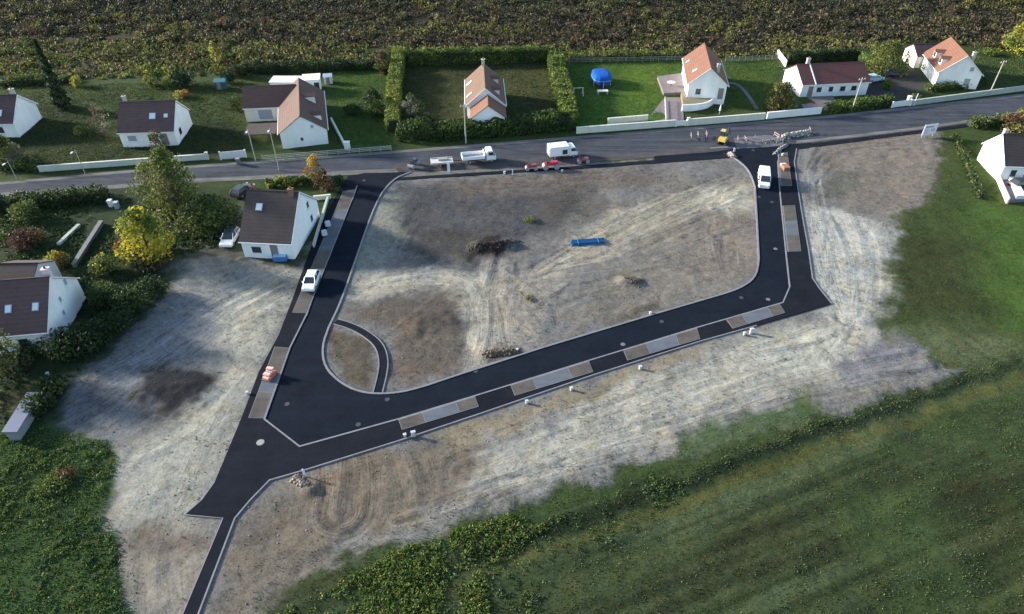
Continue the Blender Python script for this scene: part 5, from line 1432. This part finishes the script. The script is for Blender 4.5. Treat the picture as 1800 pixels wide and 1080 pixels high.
# white panel van on the new road, nose toward the camera
rt = thing('panel_van', 'white panel van standing on the new black road at the right junction', 'van', up(G(1341, 322), .036), heading((1338, 290), (1341, 334)))
rt.scale = (.95, .84, .92)
L, W, Hh = 5.0, 1.9, 1.95
pr = [(-2.5, .30), (-2.5, 1.95), (-2.35, Hh), (1.05, Hh), (1.25, 2.02), (1.95, 1.22), (2.40, 1.02), (2.52, .75), (2.52, .30)]
MB().prism(pr, 'y', -W / 2, W / 2).build('body', PW, rt, bevel=.10, seg=3)
MB().add([(1.30, -.80, 2.0), (1.30, .80, 2.0), (1.96, .88, 1.26), (1.96, -.88, 1.26), (1.25, -.80, 1.95), (1.25, .80, 1.95), (1.9, .88, 1.2), (1.9, -.88, 1.2)], [(0, 1, 2, 3), (4, 5, 6, 7), (0, 1, 5, 4), (1, 2, 6, 5), (2, 3, 7, 6), (3, 0, 4, 7)]).build('windscreen', GLASS, rt)
for s in (-1, 1):
    MB().add([(.35, s * 1.005, 1.85), (1.15, s * 1.005, 1.85), (1.65, s * 1.005, 1.25), (.35, s * 1.005, 1.2), (.35, s * .9, 1.85), (1.15, s * .9, 1.85), (1.65, s * .9, 1.25), (.35, s * .9, 1.2)], [(0, 1, 2, 3), (4, 5, 6, 7), (0, 1, 5, 4), (1, 2, 6, 5), (2, 3, 7, 6), (3, 0, 4, 7)]).build('side_window', GLASS, rt)
    MB().box(2.47, s * .74, .84, .12, .34, .24).build('headlight', LAMP_, rt)
    MB().box(1.55, s * 1.10, 1.35, .12, .2, .28).build('mirror', DKM, rt)
    MB().box(-2.48, s * .90, 1.2, .08, .14, .5).build('tail_light', TAIL, rt)
    for x in (-1.55, 1.6): wheel(rt, x, s * .88, .35, .24)
q = MB()
for k in range(4): q.box(-1.9 + k * .8, 0, Hh + .015, .05, 1.7, .03)
q.build('roof_rib', PW, rt)
# tipper truck
def truck_cab(rt, x0, x1, W, z0, z1, col):
    n = x1 - x0
    pr = [(x0, z0), (x0, z1 - .1), (x0 + .1, z1), (x1 - n * .34, z1), (x1 - n * .08, z0 + (z1 - z0) * .52), (x1, z0 + (z1 - z0) * .42), (x1, z0)]
    MB().prism(pr, 'y', -W / 2, W / 2).build('cab', col, rt, bevel=.07)
    a, b = Vector((x1 - n * .34, 0, z1)), Vector((x1 - n * .08, 0, z0 + (z1 - z0) * .52))
    p, q = a.lerp(b, .14), a.lerp(b, .92); nn = Vector((b.z - a.z, 0, -(b.x - a.x))) * -1; nn.normalize()
    e = nn * .02; w = W * .43
    MB().add([(v + d * (0 if i else 0)) for i, (v, d) in enumerate([])] or [p + e + Vector((0, -w, 0)), p + e + Vector((0, w, 0)), q + e + Vector((0, w, 0)), q + e + Vector((0, -w, 0)), p - e * 3 + Vector((0, -w, 0)), p - e * 3 + Vector((0, w, 0)), q - e * 3 + Vector((0, w, 0)), q - e * 3 + Vector((0, -w, 0))],
             [(0, 1, 2, 3), (4, 5, 6, 7), (0, 1, 5, 4), (1, 2, 6, 5), (2, 3, 7, 6), (3, 0, 4, 7)]).build('windscreen', GLASS, rt)
    for s in (-1, 1):
        MB().box((x0 + x1) / 2 - .05, s * W / 2, z0 + (z1 - z0) * .70, n * .52, .04, (z1 - z0) * .34).build('side_window', GLASS, rt)
        MB().box(x1 - .02, s * W * .37, z0 + .25, .08, .30, .2).build('headlight', LAMP_, rt)
        MB().box(x1 - n * .2, s * (W / 2 + .16), z0 + (z1 - z0) * .62, .10, .2, .34).build('mirror', DKM, rt)
hd = heading((815, 284), (870, 279))
rt = thing('tipper_truck', 'white tipper truck with empty grey bed standing on the main road', 'truck', up(G(842, 284), .03), hd)
rt.scale = (.92,) * 3
MB().box(-.1, 0, .62, 5.6, .9, .22).build('chassis', DKM, rt)
MB().box(-1.05, 0, .92, 3.9, 2.1, .10).build('bed_floor', M('bed_grey', (.36, .36, .38), .6, .3, 2), rt)
for nm, a in (('side_board', (-1.05, 1.06, 1.22, 3.95, .09, .55)), ('side_board', (-1.05, -1.06, 1.22, 3.95, .09, .55)), ('tail_board', (-3.02, 0, 1.22, .10, 2.02, .55)), ('head_board', (.92, 0, 1.40, .12, 2.02, .92))):
    MB().box(*a).build(nm, PW, rt)
truck_cab(rt, 1.25, 2.95, 2.0, .5, 2.25, PW)
for x, ys in ((2.15, (-.86, .86)), (-1.7, (-.84, .84))):
    for y_ in ys: wheel(rt, x, y_, .40, .26)
hd = heading((960, 270), (1015, 264))
rt = thing('box_truck', 'white box bodied truck on the main road beside the red rollers', 'truck', up(G(987, 276), .03), hd)
rt.scale = (.88,) * 3
MB().box(0, 0, .60, 5.6, .9, .22).build('chassis', DKM, rt)
MB().box(-.75, 0, 1.62, 3.7, 2.2, 1.85).build('box_body', PW, rt, bevel=.05)
MB().box(-2.62, 0, 1.5, .06, 2.0, 1.6).build('tail_door', GRM, rt)
truck_cab(rt, 1.18, 2.85, 2.0, .48, 2.2, PW)
MB().box(.3, -1.11, 1.45, .95, .05, .9).build('side_hatch', DKM, rt)
for x in (2.05, -1.6):
    for y_ in (-.86, .86): wheel(rt, x, y_, .38, .26)
# flat trailer with pale boards
hd = heading((757, 291), (797, 288))
rt = thing('flatbed_trailer', 'flat pale works trailer behind the tipper truck', 'trailer', up(G(777, 290), .035), hd)
MB().box(0, 0, .62, 3.6, 1.9, .14).build('deck', M('pale_boards', (.50, .49, .45), .8, .15, 1, streak=(.3, 4, 1)), rt)
MB().box(.2, .35, .82, 1.5, .7, .26).build('toolbox', GRM, rt)
MB().tube((1.8, 0, .55), (3.3, 0, .5), .06, .06, 6).build('drawbar', DKM, rt)
for s in (-1, 1):
    MB().box(0, s * .97, .76, 3.6, .05, .18).build('side_board', M('pale_boards', (.5, .5, .5)), rt)
    wheel(rt, -.3, s * .86, .30, .2)
car('white car with dark glass roof parked left of the big dark roof', at(406, 424), heading((398, 436), (414, 408)) + math.pi, 4.1, 1.75, 1.45, PW, roofc=GLASS)
# machines
def roller(label, loc, rot, col=PRE, s=1.0):
    rt = thing('road_roller', label, 'road roller', loc, rot)
    for x in (-.8, .8):
        MB().tube((x * s, -.5 * s, .38 * s), (x * s, .5 * s, .38 * s), .38 * s, .38 * s, 18).build('drum', GRM, rt)
    MB().box(.55 * s, 0, .86 * s, 1.0 * s, .86 * s, .46 * s, taper=.85).build('engine_cover', col, rt, bevel=.05)
    MB().box(-.45 * s, 0, .78 * s, .95 * s, .9 * s, .22 * s).build('platform', col, rt, bevel=.03)
    MB().box(-.45 * s, 0, 1.0 * s, .4 * s, .45 * s, .30 * s).build('seat', DKM, rt)
    q = MB()
    for sg in (-1, 1): q.tube((-.86 * s, sg * .40 * s, .85 * s), (-.86 * s, sg * .40 * s, 1.75 * s), .035, .035, 6)
    q.tube((-.86 * s, -.4 * s, 1.75 * s), (-.86 * s, .4 * s, 1.75 * s), .035, .035, 6); q.build('roll_bar', DKM, rt)
    MB().tube((.0, 0, .95 * s), (-.15 * s, 0, 1.25 * s), .02, .02, 6).build('steering_column', DKM, rt)
roller('red road roller in the roadworks strip under the white box truck', up(G(968, 297), .05), R(8), PRE, 1.15)
roller('smaller dull red road roller left of the bright red one', up(G(934, 299), .05), R(8), paint('paint_dull_red', (.30, .05, .07)), .85)
roller('faded red road roller right of the white box truck', up(G(1025, 287), .05), R(8), paint('paint_faded_red', (.34, .11, .10)), .85)
roller('dark grey road roller at the left end of the roadworks', up(G(727, 293), .05), R(70), paint('paint_dark_grey', (.06, .06, .09)), 1.0)
# mini excavator
rt = thing('mini_excavator', 'small yellow and black excavator on the main road at the right junction', 'excavator', up(G(1270, 252), .03), R(60))
for s in (-1, 1):
    q = MB(); q.prism([(-.95, .08), (-.8, .0), (.8, .0), (.95, .08), (1.0, .25), (.85, .44), (-.85, .44), (-1.0, .25)], 'y', s * .62 - .17, s * .62 + .17); q.build('track', DKM, rt)
MB().tube((0, 0, .4), (0, 0, .6), .45, .45, 14).build('turntable', DKM, rt)
MB().box(-.35, 0, .92, 1.5, 1.35, .62, taper=.92).build('engine_cover', PYE, rt, bevel=.06)
MB().box(.25, .28, 1.45, .95, .75, 1.3, taper=.86).build('cab', GLASS, rt, bevel=.04)
MB().box(.25, .28, 2.14, 1.0, .82, .08).build('cab_roof', PYE, rt, bevel=.02)
q = MB(); q.tube((.5, -.3, .95), (1.7, -.3, 2.3), .13, .11, 6).tube((1.7, -.3, 2.3), (2.5, -.3, 1.2), .10, .08, 6); q.build('boom', DKM, rt)
q = MB(); q.prism([(2.35, 1.25), (2.75, 1.05), (2.6, .65), (2.2, .75)], 'y', -.55, -.05); q.build('bucket', DKM, rt)

# ------------------------------------------------------------------ small things
MH = M('manhole_iron', (.20, .20, .21), .7, .15); MHP = M('manhole_pale', (.27, .27, .27), .8, .12)
def cover(px, py, r, z, label, mat=MH, group='manhole covers in the new road'):
    rt = thing('manhole_cover', label, 'manhole cover', up(G(px, py), z), 0, group)
    MB().tube((0, 0, -.02), (0, 0, .012), r, r, 20).build('frame', mat, rt)
    MB().tube((0, 0, .0), (0, 0, .020), r * .8, r * .8, 20).build('lid', mat, rt)
cover(458, 779, .38, .089, 'pale round manhole cover in the wide footway at the lower left corner of the road', MHP)
for px, py, lab, z in ((505, 711, 'manhole cover left of the island curve', .04), (630, 747, 'manhole cover near the pale kerb at the lower left bend', .04), (681, 703, 'manhole cover just below the island footpath', .04),
                       (1095, 606, 'manhole cover at the left end of the third bay', .04), (1163, 566, 'manhole cover in the middle of the lower road', .04), (1303, 524, 'manhole cover at the lower right bend', .04),
                       (1350, 527, 'manhole cover beside the last bay', .04), (1334, 347, 'manhole cover below the white van', .04), (1363, 438, 'manhole cover on the right leg of the road', .04), (1357, 356, 'manhole cover right of the one below the white van', .04), (640, 318, 'manhole cover at the left junction', .04), (1324, 265, 'manhole cover at the right junction', .04), (836, 653, 'manhole cover near the inner kerb of the lower road', .04)):
    cover(px, py, .27, z, lab, M('manhole_grey', (.040, .046, .056), .8, .2) if px not in (1350, 1363, 1095) else M('manhole_light', (.15, .15, .155), .8, .2))
def cabinet(px, py, label, w=.5, h=.8, d=.3, rot=R(17), mat=None, group='utility boxes along the site edge'):
    rt = thing('utility_box', label, 'utility box', at(px, py), rot, group)
    MB().box(0, 0, h / 2 - .05, w, d, h + .1).build('housing', mat or TRIM, rt, bevel=.02)
    MB().box(0, 0, h + .03, w + .08, d + .08, .07).build('lid', mat or TRIM, rt)
    MB().box(0, -d / 2 - .01, h * .5, w * .8, .02, h * .7).build('door', M('box_door', (.50, .52, .53), .5, .05), rt)
for px, py, lab, k in ((727, 767, 'taller white utility box below the first bay', 1.25), (712, 768, 'small white utility box left of the taller one below the first bay', .7), (926, 709, 'small white utility box below the second bay', .7), (1004, 686, 'pale utility box under the right end of the second bay', .7),
                       (1125, 649, 'white utility box below the third bay', .8), (1320, 586, 'taller white utility box below the last bay', 1.3), (1308, 589, 'small white utility box left of the taller one below the last bay', .7), (435, 693, 'small white utility box beside the left leg of the road', .6),
                       (253, 522, 'white box at the top of the left plot', .7), (909, 617, 'little white box on the inner kerb of the lower road', .5), (1143, 552, 'little white box on the inner kerb near the right bend', .5), (887, 306, 'white box beside the roadworks trench', .8), (988, 303, 'low white box at the trench right of the red rollers', .7),
                       (1375, 275, 'white box standing in the first planting bed of the right leg', .9), (85, 660, 'white box among the dark bushes at the lower left', .6)):
    cabinet(px, py, lab, .26 * k + .06, .52 * k, .2, mat=M('box_grey', (.46, .48, .48), .6, .1))
def stake(px, py, h, label, w=.16):
    rt = thing('marker_stake', label, 'stake', at(px, py), 0, 'white marker stakes')
    MB().box(0, 0, h / 2 - .1, w, .06, h + .2).build('stake_board', TRIM, rt)
    MB().prism([(-w * .5, h), (w * .5, h), (0, h + .15)], 'y', -.03, .03).build('tip', TRIM, rt)
stake(789, 303, 1.5, 'tall white stake below the flat works trailer', .45)
stake(901, 308, .9, 'white stake at the trench beside the white box')
stake(1290, 268, .7, 'pale stake at the kerb mouth of the right junction', .3)
stake(536, 838, 1.0, 'white stake at the lower edge of the left corner', .22)
# temporary barriers and rubble where the main road is dug up
BAR = M('barrier_grey', (.30, .30, .30), .6, .1)
def barrier(px, py, rot, label, w=1.6, mat=None):
    rt = thing('works_barrier', label, 'barrier', up(at(px, py), .03), rot, 'barriers round the dug up main road')
    q = MB()
    for s in (-1, 1):
        MB().box(s * w / 2, 0, .45, .05, .05, .9).build('upright', mat or BAR, rt)
        MB().box(s * w / 2, 0, .03, .08, .6, .06).build('foot', DKM, rt)
    q.box(0, 0, .82, w, .04, .10).box(0, 0, .45, w, .04, .10); q.build('rail', mat or M('barrier_rail', (.42, .30, .27), .6, .2, 4), rt)
for px, py, a, lab in ((1296, 250, 80, 'barrier just right of the small excavator'), (1309, 250, 95, 'second barrier right of the small excavator'), (1325, 248, 70, 'barrier left of the dug up patch'), (1364, 243, 110, 'barrier left of the pale rubble heap'), (1370, 252, 20, 'barrier below the pale rubble heap'),
                       (1214, 244, 85, 'leftmost barrier on the main road'), (1226, 242, 85, 'barrier next to the leftmost one on the main road'), (1241, 241, 85, 'barrier left of the small excavator'), (1422, 234, 80, 'barrier at the right end of the rubble heap')):
    barrier(px, py, R(a), lab, 1.3)
S(slab('roadworks_patch', xy([(1290, 243), (1345, 238), (1372, 240), (1378, 256), (1340, 260), (1295, 262)]), -.1, .040, M('broken_asphalt', alb((122, 120, 126)), .95, .5, 1.2)))
def heap(label, pts, h, r, cols, n=420, s=(.08, .3), name='rubble_heap', cat='rubble'):
    L = xy(pts); m = (sum(p[0] for p in L) / len(L), sum(p[1] for p in L) / len(L))
    rt = thing(name, label, cat, (m[0], m[1], 0))
    tt = rng.uniform(0, 1, n); sg = np.minimum((tt * (len(L) - 1)).astype(int), len(L) - 2); f = tt * (len(L) - 1) - sg
    P = np.asarray(L); C = P[sg] * (1 - f)[:, None] + P[sg + 1] * f[:, None]
    rr = np.abs(rng.normal(0, .45, n)) * r; a = rng.uniform(0, 6.28, n)
    X = C[:, 0] + rr * np.cos(a) - m[0]; Y = C[:, 1] + rr * np.sin(a) * .7 - m[1]
    Z = h * np.clip(1 - rr / (r * 1.1), 0.03, 1) * rng.uniform(.3, 1, n)
    oc = np.array([(1, 0, 0), (0, 1, 0), (-1, 0, 0), (0, -1, 0), (0, 0, .8), (0, 0, -.8)], float)
    sz = rng.uniform(s[0], s[1], n)
    V = oc[None] * sz[:, None, None] * rng.uniform(.6, 1.3, (n, 6, 1))
    V[:, :, 0] += X[:, None]; V[:, :, 1] += Y[:, None]; V[:, :, 2] += Z[:, None]
    F = np.array([(0, 1, 4), (1, 2, 4), (2, 3, 4), (3, 0, 4), (1, 0, 5), (2, 1, 5), (3, 2, 5), (0, 3, 5)])
    F = (F[None] + (np.arange(n) * 6)[:, None, None]).reshape(-1, 3)
    K = np.asarray(cols)[rng.integers(0, len(cols), n)] * rng.uniform(.7, 1.3, n)[:, None]
    np_mesh('rubble', V.reshape(-1, 3), F, CLOD, rt, np.repeat(K, 6, 0))
PALE = [(.36, .34, .28), (.28, .26, .22), (.42, .41, .37)]
heap('long heap of pale rubble lying along the main road at the right junction', [(1378, 242), (1398, 238), (1420, 235)], .7, 1.0, PALE, 700)
heap('small pinkish rubble heap at the kerb mouth of the right junction', [(1283, 271), (1289, 277)], .5, .7, [(.33, .26, .24), (.36, .32, .30)], 420, (.05, .18))
heap('strewn grey rubble below the pale heap', [(1345, 250), (1372, 248)], .35, 1.1, [(.22, .22, .22), (.16, .155, .16)], 520, (.05, .18))
heap('broken kerb pieces strewn across the mouth of the right leg', [(1362, 272), (1372, 262), (1382, 256)], .25, .6, [(.22, .21, .2), (.3, .3, .3), (.12, .115, .12)], 360, (.05, .2))
heap('dark brown spoil heap in the middle of the bare plot', [(840, 437), (868, 434), (892, 431)], .8, 1.8, [(.045, .034, .03), (.06, .046, .04)], 1500, (.1, .35), 'soil_heap', 'soil heap')
heap('small dark earth lump on the wheel tracks at the right of the plot', [(1096, 494), (1120, 499)], .45, .9, [(.07, .055, .05), (.10, .085, .07)], 420, (.1, .3), 'soil_heap', 'soil heap')
heap('low brown spoil strip beside the inner kerb of the lower road', [(858, 623), (902, 618)], .35, .9, [(.10, .08, .055), (.13, .11, .07)], 600, (.08, .25), 'soil_heap', 'soil heap')
heap('grey earth lump at the lower left corner of the new road', [(520, 842), (540, 858)], .4, .7, [(.16, .17, .16), (.22, .16, .12)], 260, (.1, .26), 'soil_heap', 'soil heap')
# blue tarp roll on the bare plot
BLUE = M('blue_sheet', (.012, .10, .25), .45, .2, 1.5); BLUE2 = M('pale_blue_sheet', (.04, .14, .24), .5, .2, 2)
p, q = G(1004, 428), G(1063, 424); u, v, L = frame_of(p, q)
rt = thing('pipe_bundle', 'long bundle of blue pipes lying on the bare plot', 'pipes', up(at(1033, 427), float(gz(*((p + q) / 2).xy)) - .02), math.atan2(u.y, u.x))
for k, (yy, zz) in enumerate([(-.5, .12), (-.25, .12), (0, .12), (.25, .12), (.5, .12), (-.37, .33), (-.12, .33), (.13, .33), (.38, .33)]):
    MB().tube((-L / 2 + .1 * (k % 3), yy, zz), (L / 2 - .12 * (k % 4), yy, zz), .115, .115, 10).build('pipe', BLUE, rt)
for s in (-.3, .3): MB().box(s * L, 0, .24, .10, 1.3, .52).build('strap', BLUE2, rt)
# blue canopy with table on the lawn
base = at(1056, 146)
rt = thing('garden_canopy', 'bright blue cloth canopy standing on the lawn', 'canopy', base, R(4))
SAIL = M('blue_canvas', (.012, .085, .36), .9, .25, 1.0, spec=.1); SAIL_SHADE = M('shaded_blue', (.01, .035, .20), .6, .1)
R0 = 2.05; mb = MB(); n = 16; rings = 6
vs = []
for i in range(rings):
    t = i / (rings - 1) * math.pi / 2 * .97
    for k in range(n):
        a = 2 * math.pi * k / n
        rr = R0 * max(math.cos(t), 0) ** .38 * .93 / (math.cos(a) ** 4 + math.sin(a) ** 4) ** .2
        vs.append((rr * math.cos(a), rr * math.sin(a) * 1.55, 1.45 + .80 * math.sin(t)))
fs = [(i * n + k, i * n + (k + 1) % n, (i + 1) * n + (k + 1) % n, (i + 1) * n + k) for i in range(rings - 1) for k in range(n)] + [tuple((rings - 1) * n + k for k in range(n))]
mb.add(vs, fs); mb.build('canopy_top', SAIL, rt)
mb = MB(); vs = []
for z in (1.48, 1.20):
    for k in range(n):
        a = 2 * math.pi * k / n; e_ = .94 / (math.cos(a) ** 4 + math.sin(a) ** 4) ** .2; vs.append((R0 * e_ * math.cos(a), R0 * e_ * 1.55 * math.sin(a), z))
mb.add(vs, [(k, (k + 1) % n, n + (k + 1) % n, n + k) for k in range(n)]); mb.build('valance', M('bright_blue_trim', (.06, .22, .55), .5, .1), rt)
for k in range(6):
    a = 2 * math.pi * (k + .5) / 6
    MB().tube((R0 * .96 * math.cos(a), R0 * 1.5 * math.sin(a), -.1), (R0 * .96 * math.cos(a), R0 * 1.5 * math.sin(a), 1.46), .05, .05, 6).build('leg', M('pale_teal_pole', (.40, .50, .48), .5, .1), rt)
mb = MB(); mb.add([(R0 * .84 * math.cos(a), R0 * 1.34 * math.sin(a), z) for z in (.25, 1.42) for a in [math.pi * (1.05 + .9 * k / 8) for k in range(9)]], [(k, k + 1, 10 + k, 9 + k) for k in range(8)])
mb.build('front_shadow_sheet', SAIL_SHADE, rt)  # dark sheet standing in for the shade under the canopy
mb = MB(); mb.add([(R0 * .9 * math.cos(a), R0 * 1.42 * math.sin(a), z) for z in (.05, 1.4) for a in [math.pi * (.12 + .76 * k / 8) for k in range(9)]], [(k, k + 1, 10 + k, 9 + k) for k in range(8)])
mb.build('back_shadow_sheet', SAIL_SHADE, rt)  # the same dark stand-in for shade, at the back
rt = thing('garden_table', 'white table set just in front of the blue canopy', 'table', at(1059, 166), R(4))
MB().box(0, 0, .72, 2.1, .95, .06).build('table_top', TRIM, rt)
for sx in (-.9, .9):
    for sy in (-.38, .38): MB().box(sx, sy, .32, .07, .07, .74).build('leg', TRIM, rt)
rt = thing('swing_frame', 'small pale metal swing frame on the lawn beside the square hedge', 'swing', at(1016, 168), R(5))
for sx in (-.9, .9):
    for sy in (-1, 1):
        MB().tube((sx, sy * .7, -.1), (sx, 0, 1.5), .045, .045, 6).build('leg', TRIM, rt)
MB().tube((-1.0, 0, 1.5), (1.0, 0, 1.5), .05, .05, 6).build('crossbar', TRIM, rt)
for sx in (-.4, .4):
    q = MB(); q.tube((sx - .15, 0, 1.5), (sx - .15, 0, .5), .012, .012, 4).tube((sx + .15, 0, 1.5), (sx + .15, 0, .5), .012, .012, 4).box(sx, 0, .5, .42, .2, .05); q.build('seat', DKM, rt)
# round table on the terrace and furniture
rt = thing('round_table', 'pale round table on the mauve terrace', 'table', up(G(1179, 151, .55), .55), 0)
MB().tube((0, 0, .68), (0, 0, .74), .85, .85, 20).build('table_top', M('table_pale', (.66, .56, .52), .6, .1), rt)
MB().tube((0, 0, 0), (0, 0, .68), .08, .08, 8).build('leg', DKM, rt)
rt = thing('garden_umbrella', 'closed white garden parasol beside the driveway of the tall orange house', 'parasol', at(1264, 202), 0)
MB().tube((0, 0, -.05), (0, 0, 2.0), .03, .03, 6).build('pole_shaft', TRIM, rt); MB().tube((0, 0, .8), (0, 0, 1.95), .22, .05, 8).build('cloth', TRIM, rt); MB().tube((0, 0, 0), (0, 0, .08), .28, .28, 12).build('foot', DKM, rt)
rt = thing('awning_pool', 'small blue paddling pool tub against the front of the big dark roof', 'pool', at(494, 456), R(2))
rt.name = 'garden_tub'
MB().box(0, 0, .35, 1.8, 1.3, .75).build('tub', M('tub_blue', (.06, .17, .42), .5, .1), rt, bevel=.08)
MB().box(0, 0, .735, 1.65, 1.15, .03).build('cover', M('tub_cover', (.36, .56, .70), .4, .1), rt)
# orange stuff in bays
ORA, PNK = M('orange_plastic', (.55, .12, .07), .5, .12), M('pale_pink_sacks', (.72, .46, .40), .7, .15, 3)
rt = thing('pallet', 'pallet of pale pink sacks left in the lower left bay', 'pallet', up(G(474, 664), .125), heading((465, 672), (483, 650)))
MB().box(0, 0, .07, 1.5, .95, .14).build('pallet_base', M('pallet_wood', (.22, .12, .09), .9, .2), rt)
for k, (a, b_, c) in enumerate([(-.42, .0, .30), (.05, .02, .30), (.5, 0, .30), (-.2, .02, .55), (.28, .0, .55), (.48, .02, .78)]):
    MB().box(a, b_, c, .44, .82, .24, R(3 * (k - 2))).build('sack', PNK, rt, bevel=.06)
MB().box(.1, -.50, .3, 1.3, .10, .32).build('side_sheet', ORA, rt)
rt = thing('pallet', 'pallet of orange blocks with a pale sack in the first bed of the right leg', 'pallet', up(G(1379, 297), .13), R(95))
MB().box(0, 0, .07, 1.9, 1.1, .14).build('pallet_base', M('pallet_wood', (.22, .12, .09)), rt)
for k in range(3):
    for j in range(2): MB().box(-.62 + .42 * k, -.26 + .52 * j, .33, .40, .48, .36).build('block', M('orange_blocks', (.36, .15, .10), .8, .15), rt)
MB().box(.72, 0, .30, .5, .95, .34).build('sack', M('pale_sack', (.66, .56, .52), .8, .1), rt, bevel=.08)
for px, py, lab in ((577, 398, 'white bag standing in the upper part of the long grey bay'), (571, 414, 'second white bag lower in the long grey bay')):
    rt = thing('bulk_bag', lab, 'bag', up(G(px, py), .125), R(20))
    MB().box(0, 0, .32, .8, .8, .64, taper=.92).build('bag_body', M('bag_cloth', (.50, .52, .58), .8, .15), rt, bevel=.08)
    MB().box(0, 0, .64, .5, .5, .06).build('bag_top', M('bag_cloth', (.50, .52, .58)), rt)
# information panel at the edge of the plot
p, q = G(1617, 243), G(1642, 240); u, v, L = frame_of(p, q)
rt = thing('information_board', 'white and blue information board on two posts at the road edge right of the site', 'sign', up((p + q) / 2, 0), math.atan2(u.y, u.x))
MB().box(0, 0, 1.45, 2.7, .06, 1.9).build('board', M('board_white', (.72, .74, .80), .5, .05), rt)
for s in (-1, 1): MB().box(s * 1.1, .06, 1.2, .10, .08, 2.5).build('post', GRM, rt)
BB = M('board_blue', (.26, .32, .50), .5, .1)
MB().box(-.3, -.036, 1.95, 1.6, .01, .32).build('blue_band', BB, rt)
MB().box(.55, -.036, 1.35, .8, .01, .55).build('picture_field', M('board_grey', (.42, .48, .56), .5, .1), rt)
q_ = MB()
for k in range(5): q_.box(-.62, -.036, 1.55 - .18 * k, .95 - .15 * (k % 3), .01, .06)
q_.build('text_lines', BB, rt)
# mail and bins near the far road side
def bin_(px, py, label, col):
    rt = thing('wheelie_bin', label, 'bin', at(px, py), R(5))
    MB().box(0, 0, .5, .55, .6, 1.0, taper=1.12).build('bin_body', col, rt, bevel=.03)
    MB().box(0, -.02, 1.04, .66, .72, .08).build('lid', col, rt, bevel=.02)
bin_(420, 289, 'dark bin standing in front of the solid white gate', paint('bin_grey', (.20, .21, .23)))
bin_(196, 362, 'white garden ornament box near the road in the left garden', TRIM)
bin_(207, 366, 'grey bin beside the white box in the left garden', paint('bin_pale', (.4, .42, .42)))
bin_(1597, 178, 'small white bin behind the wall below the turned house', TRIM)
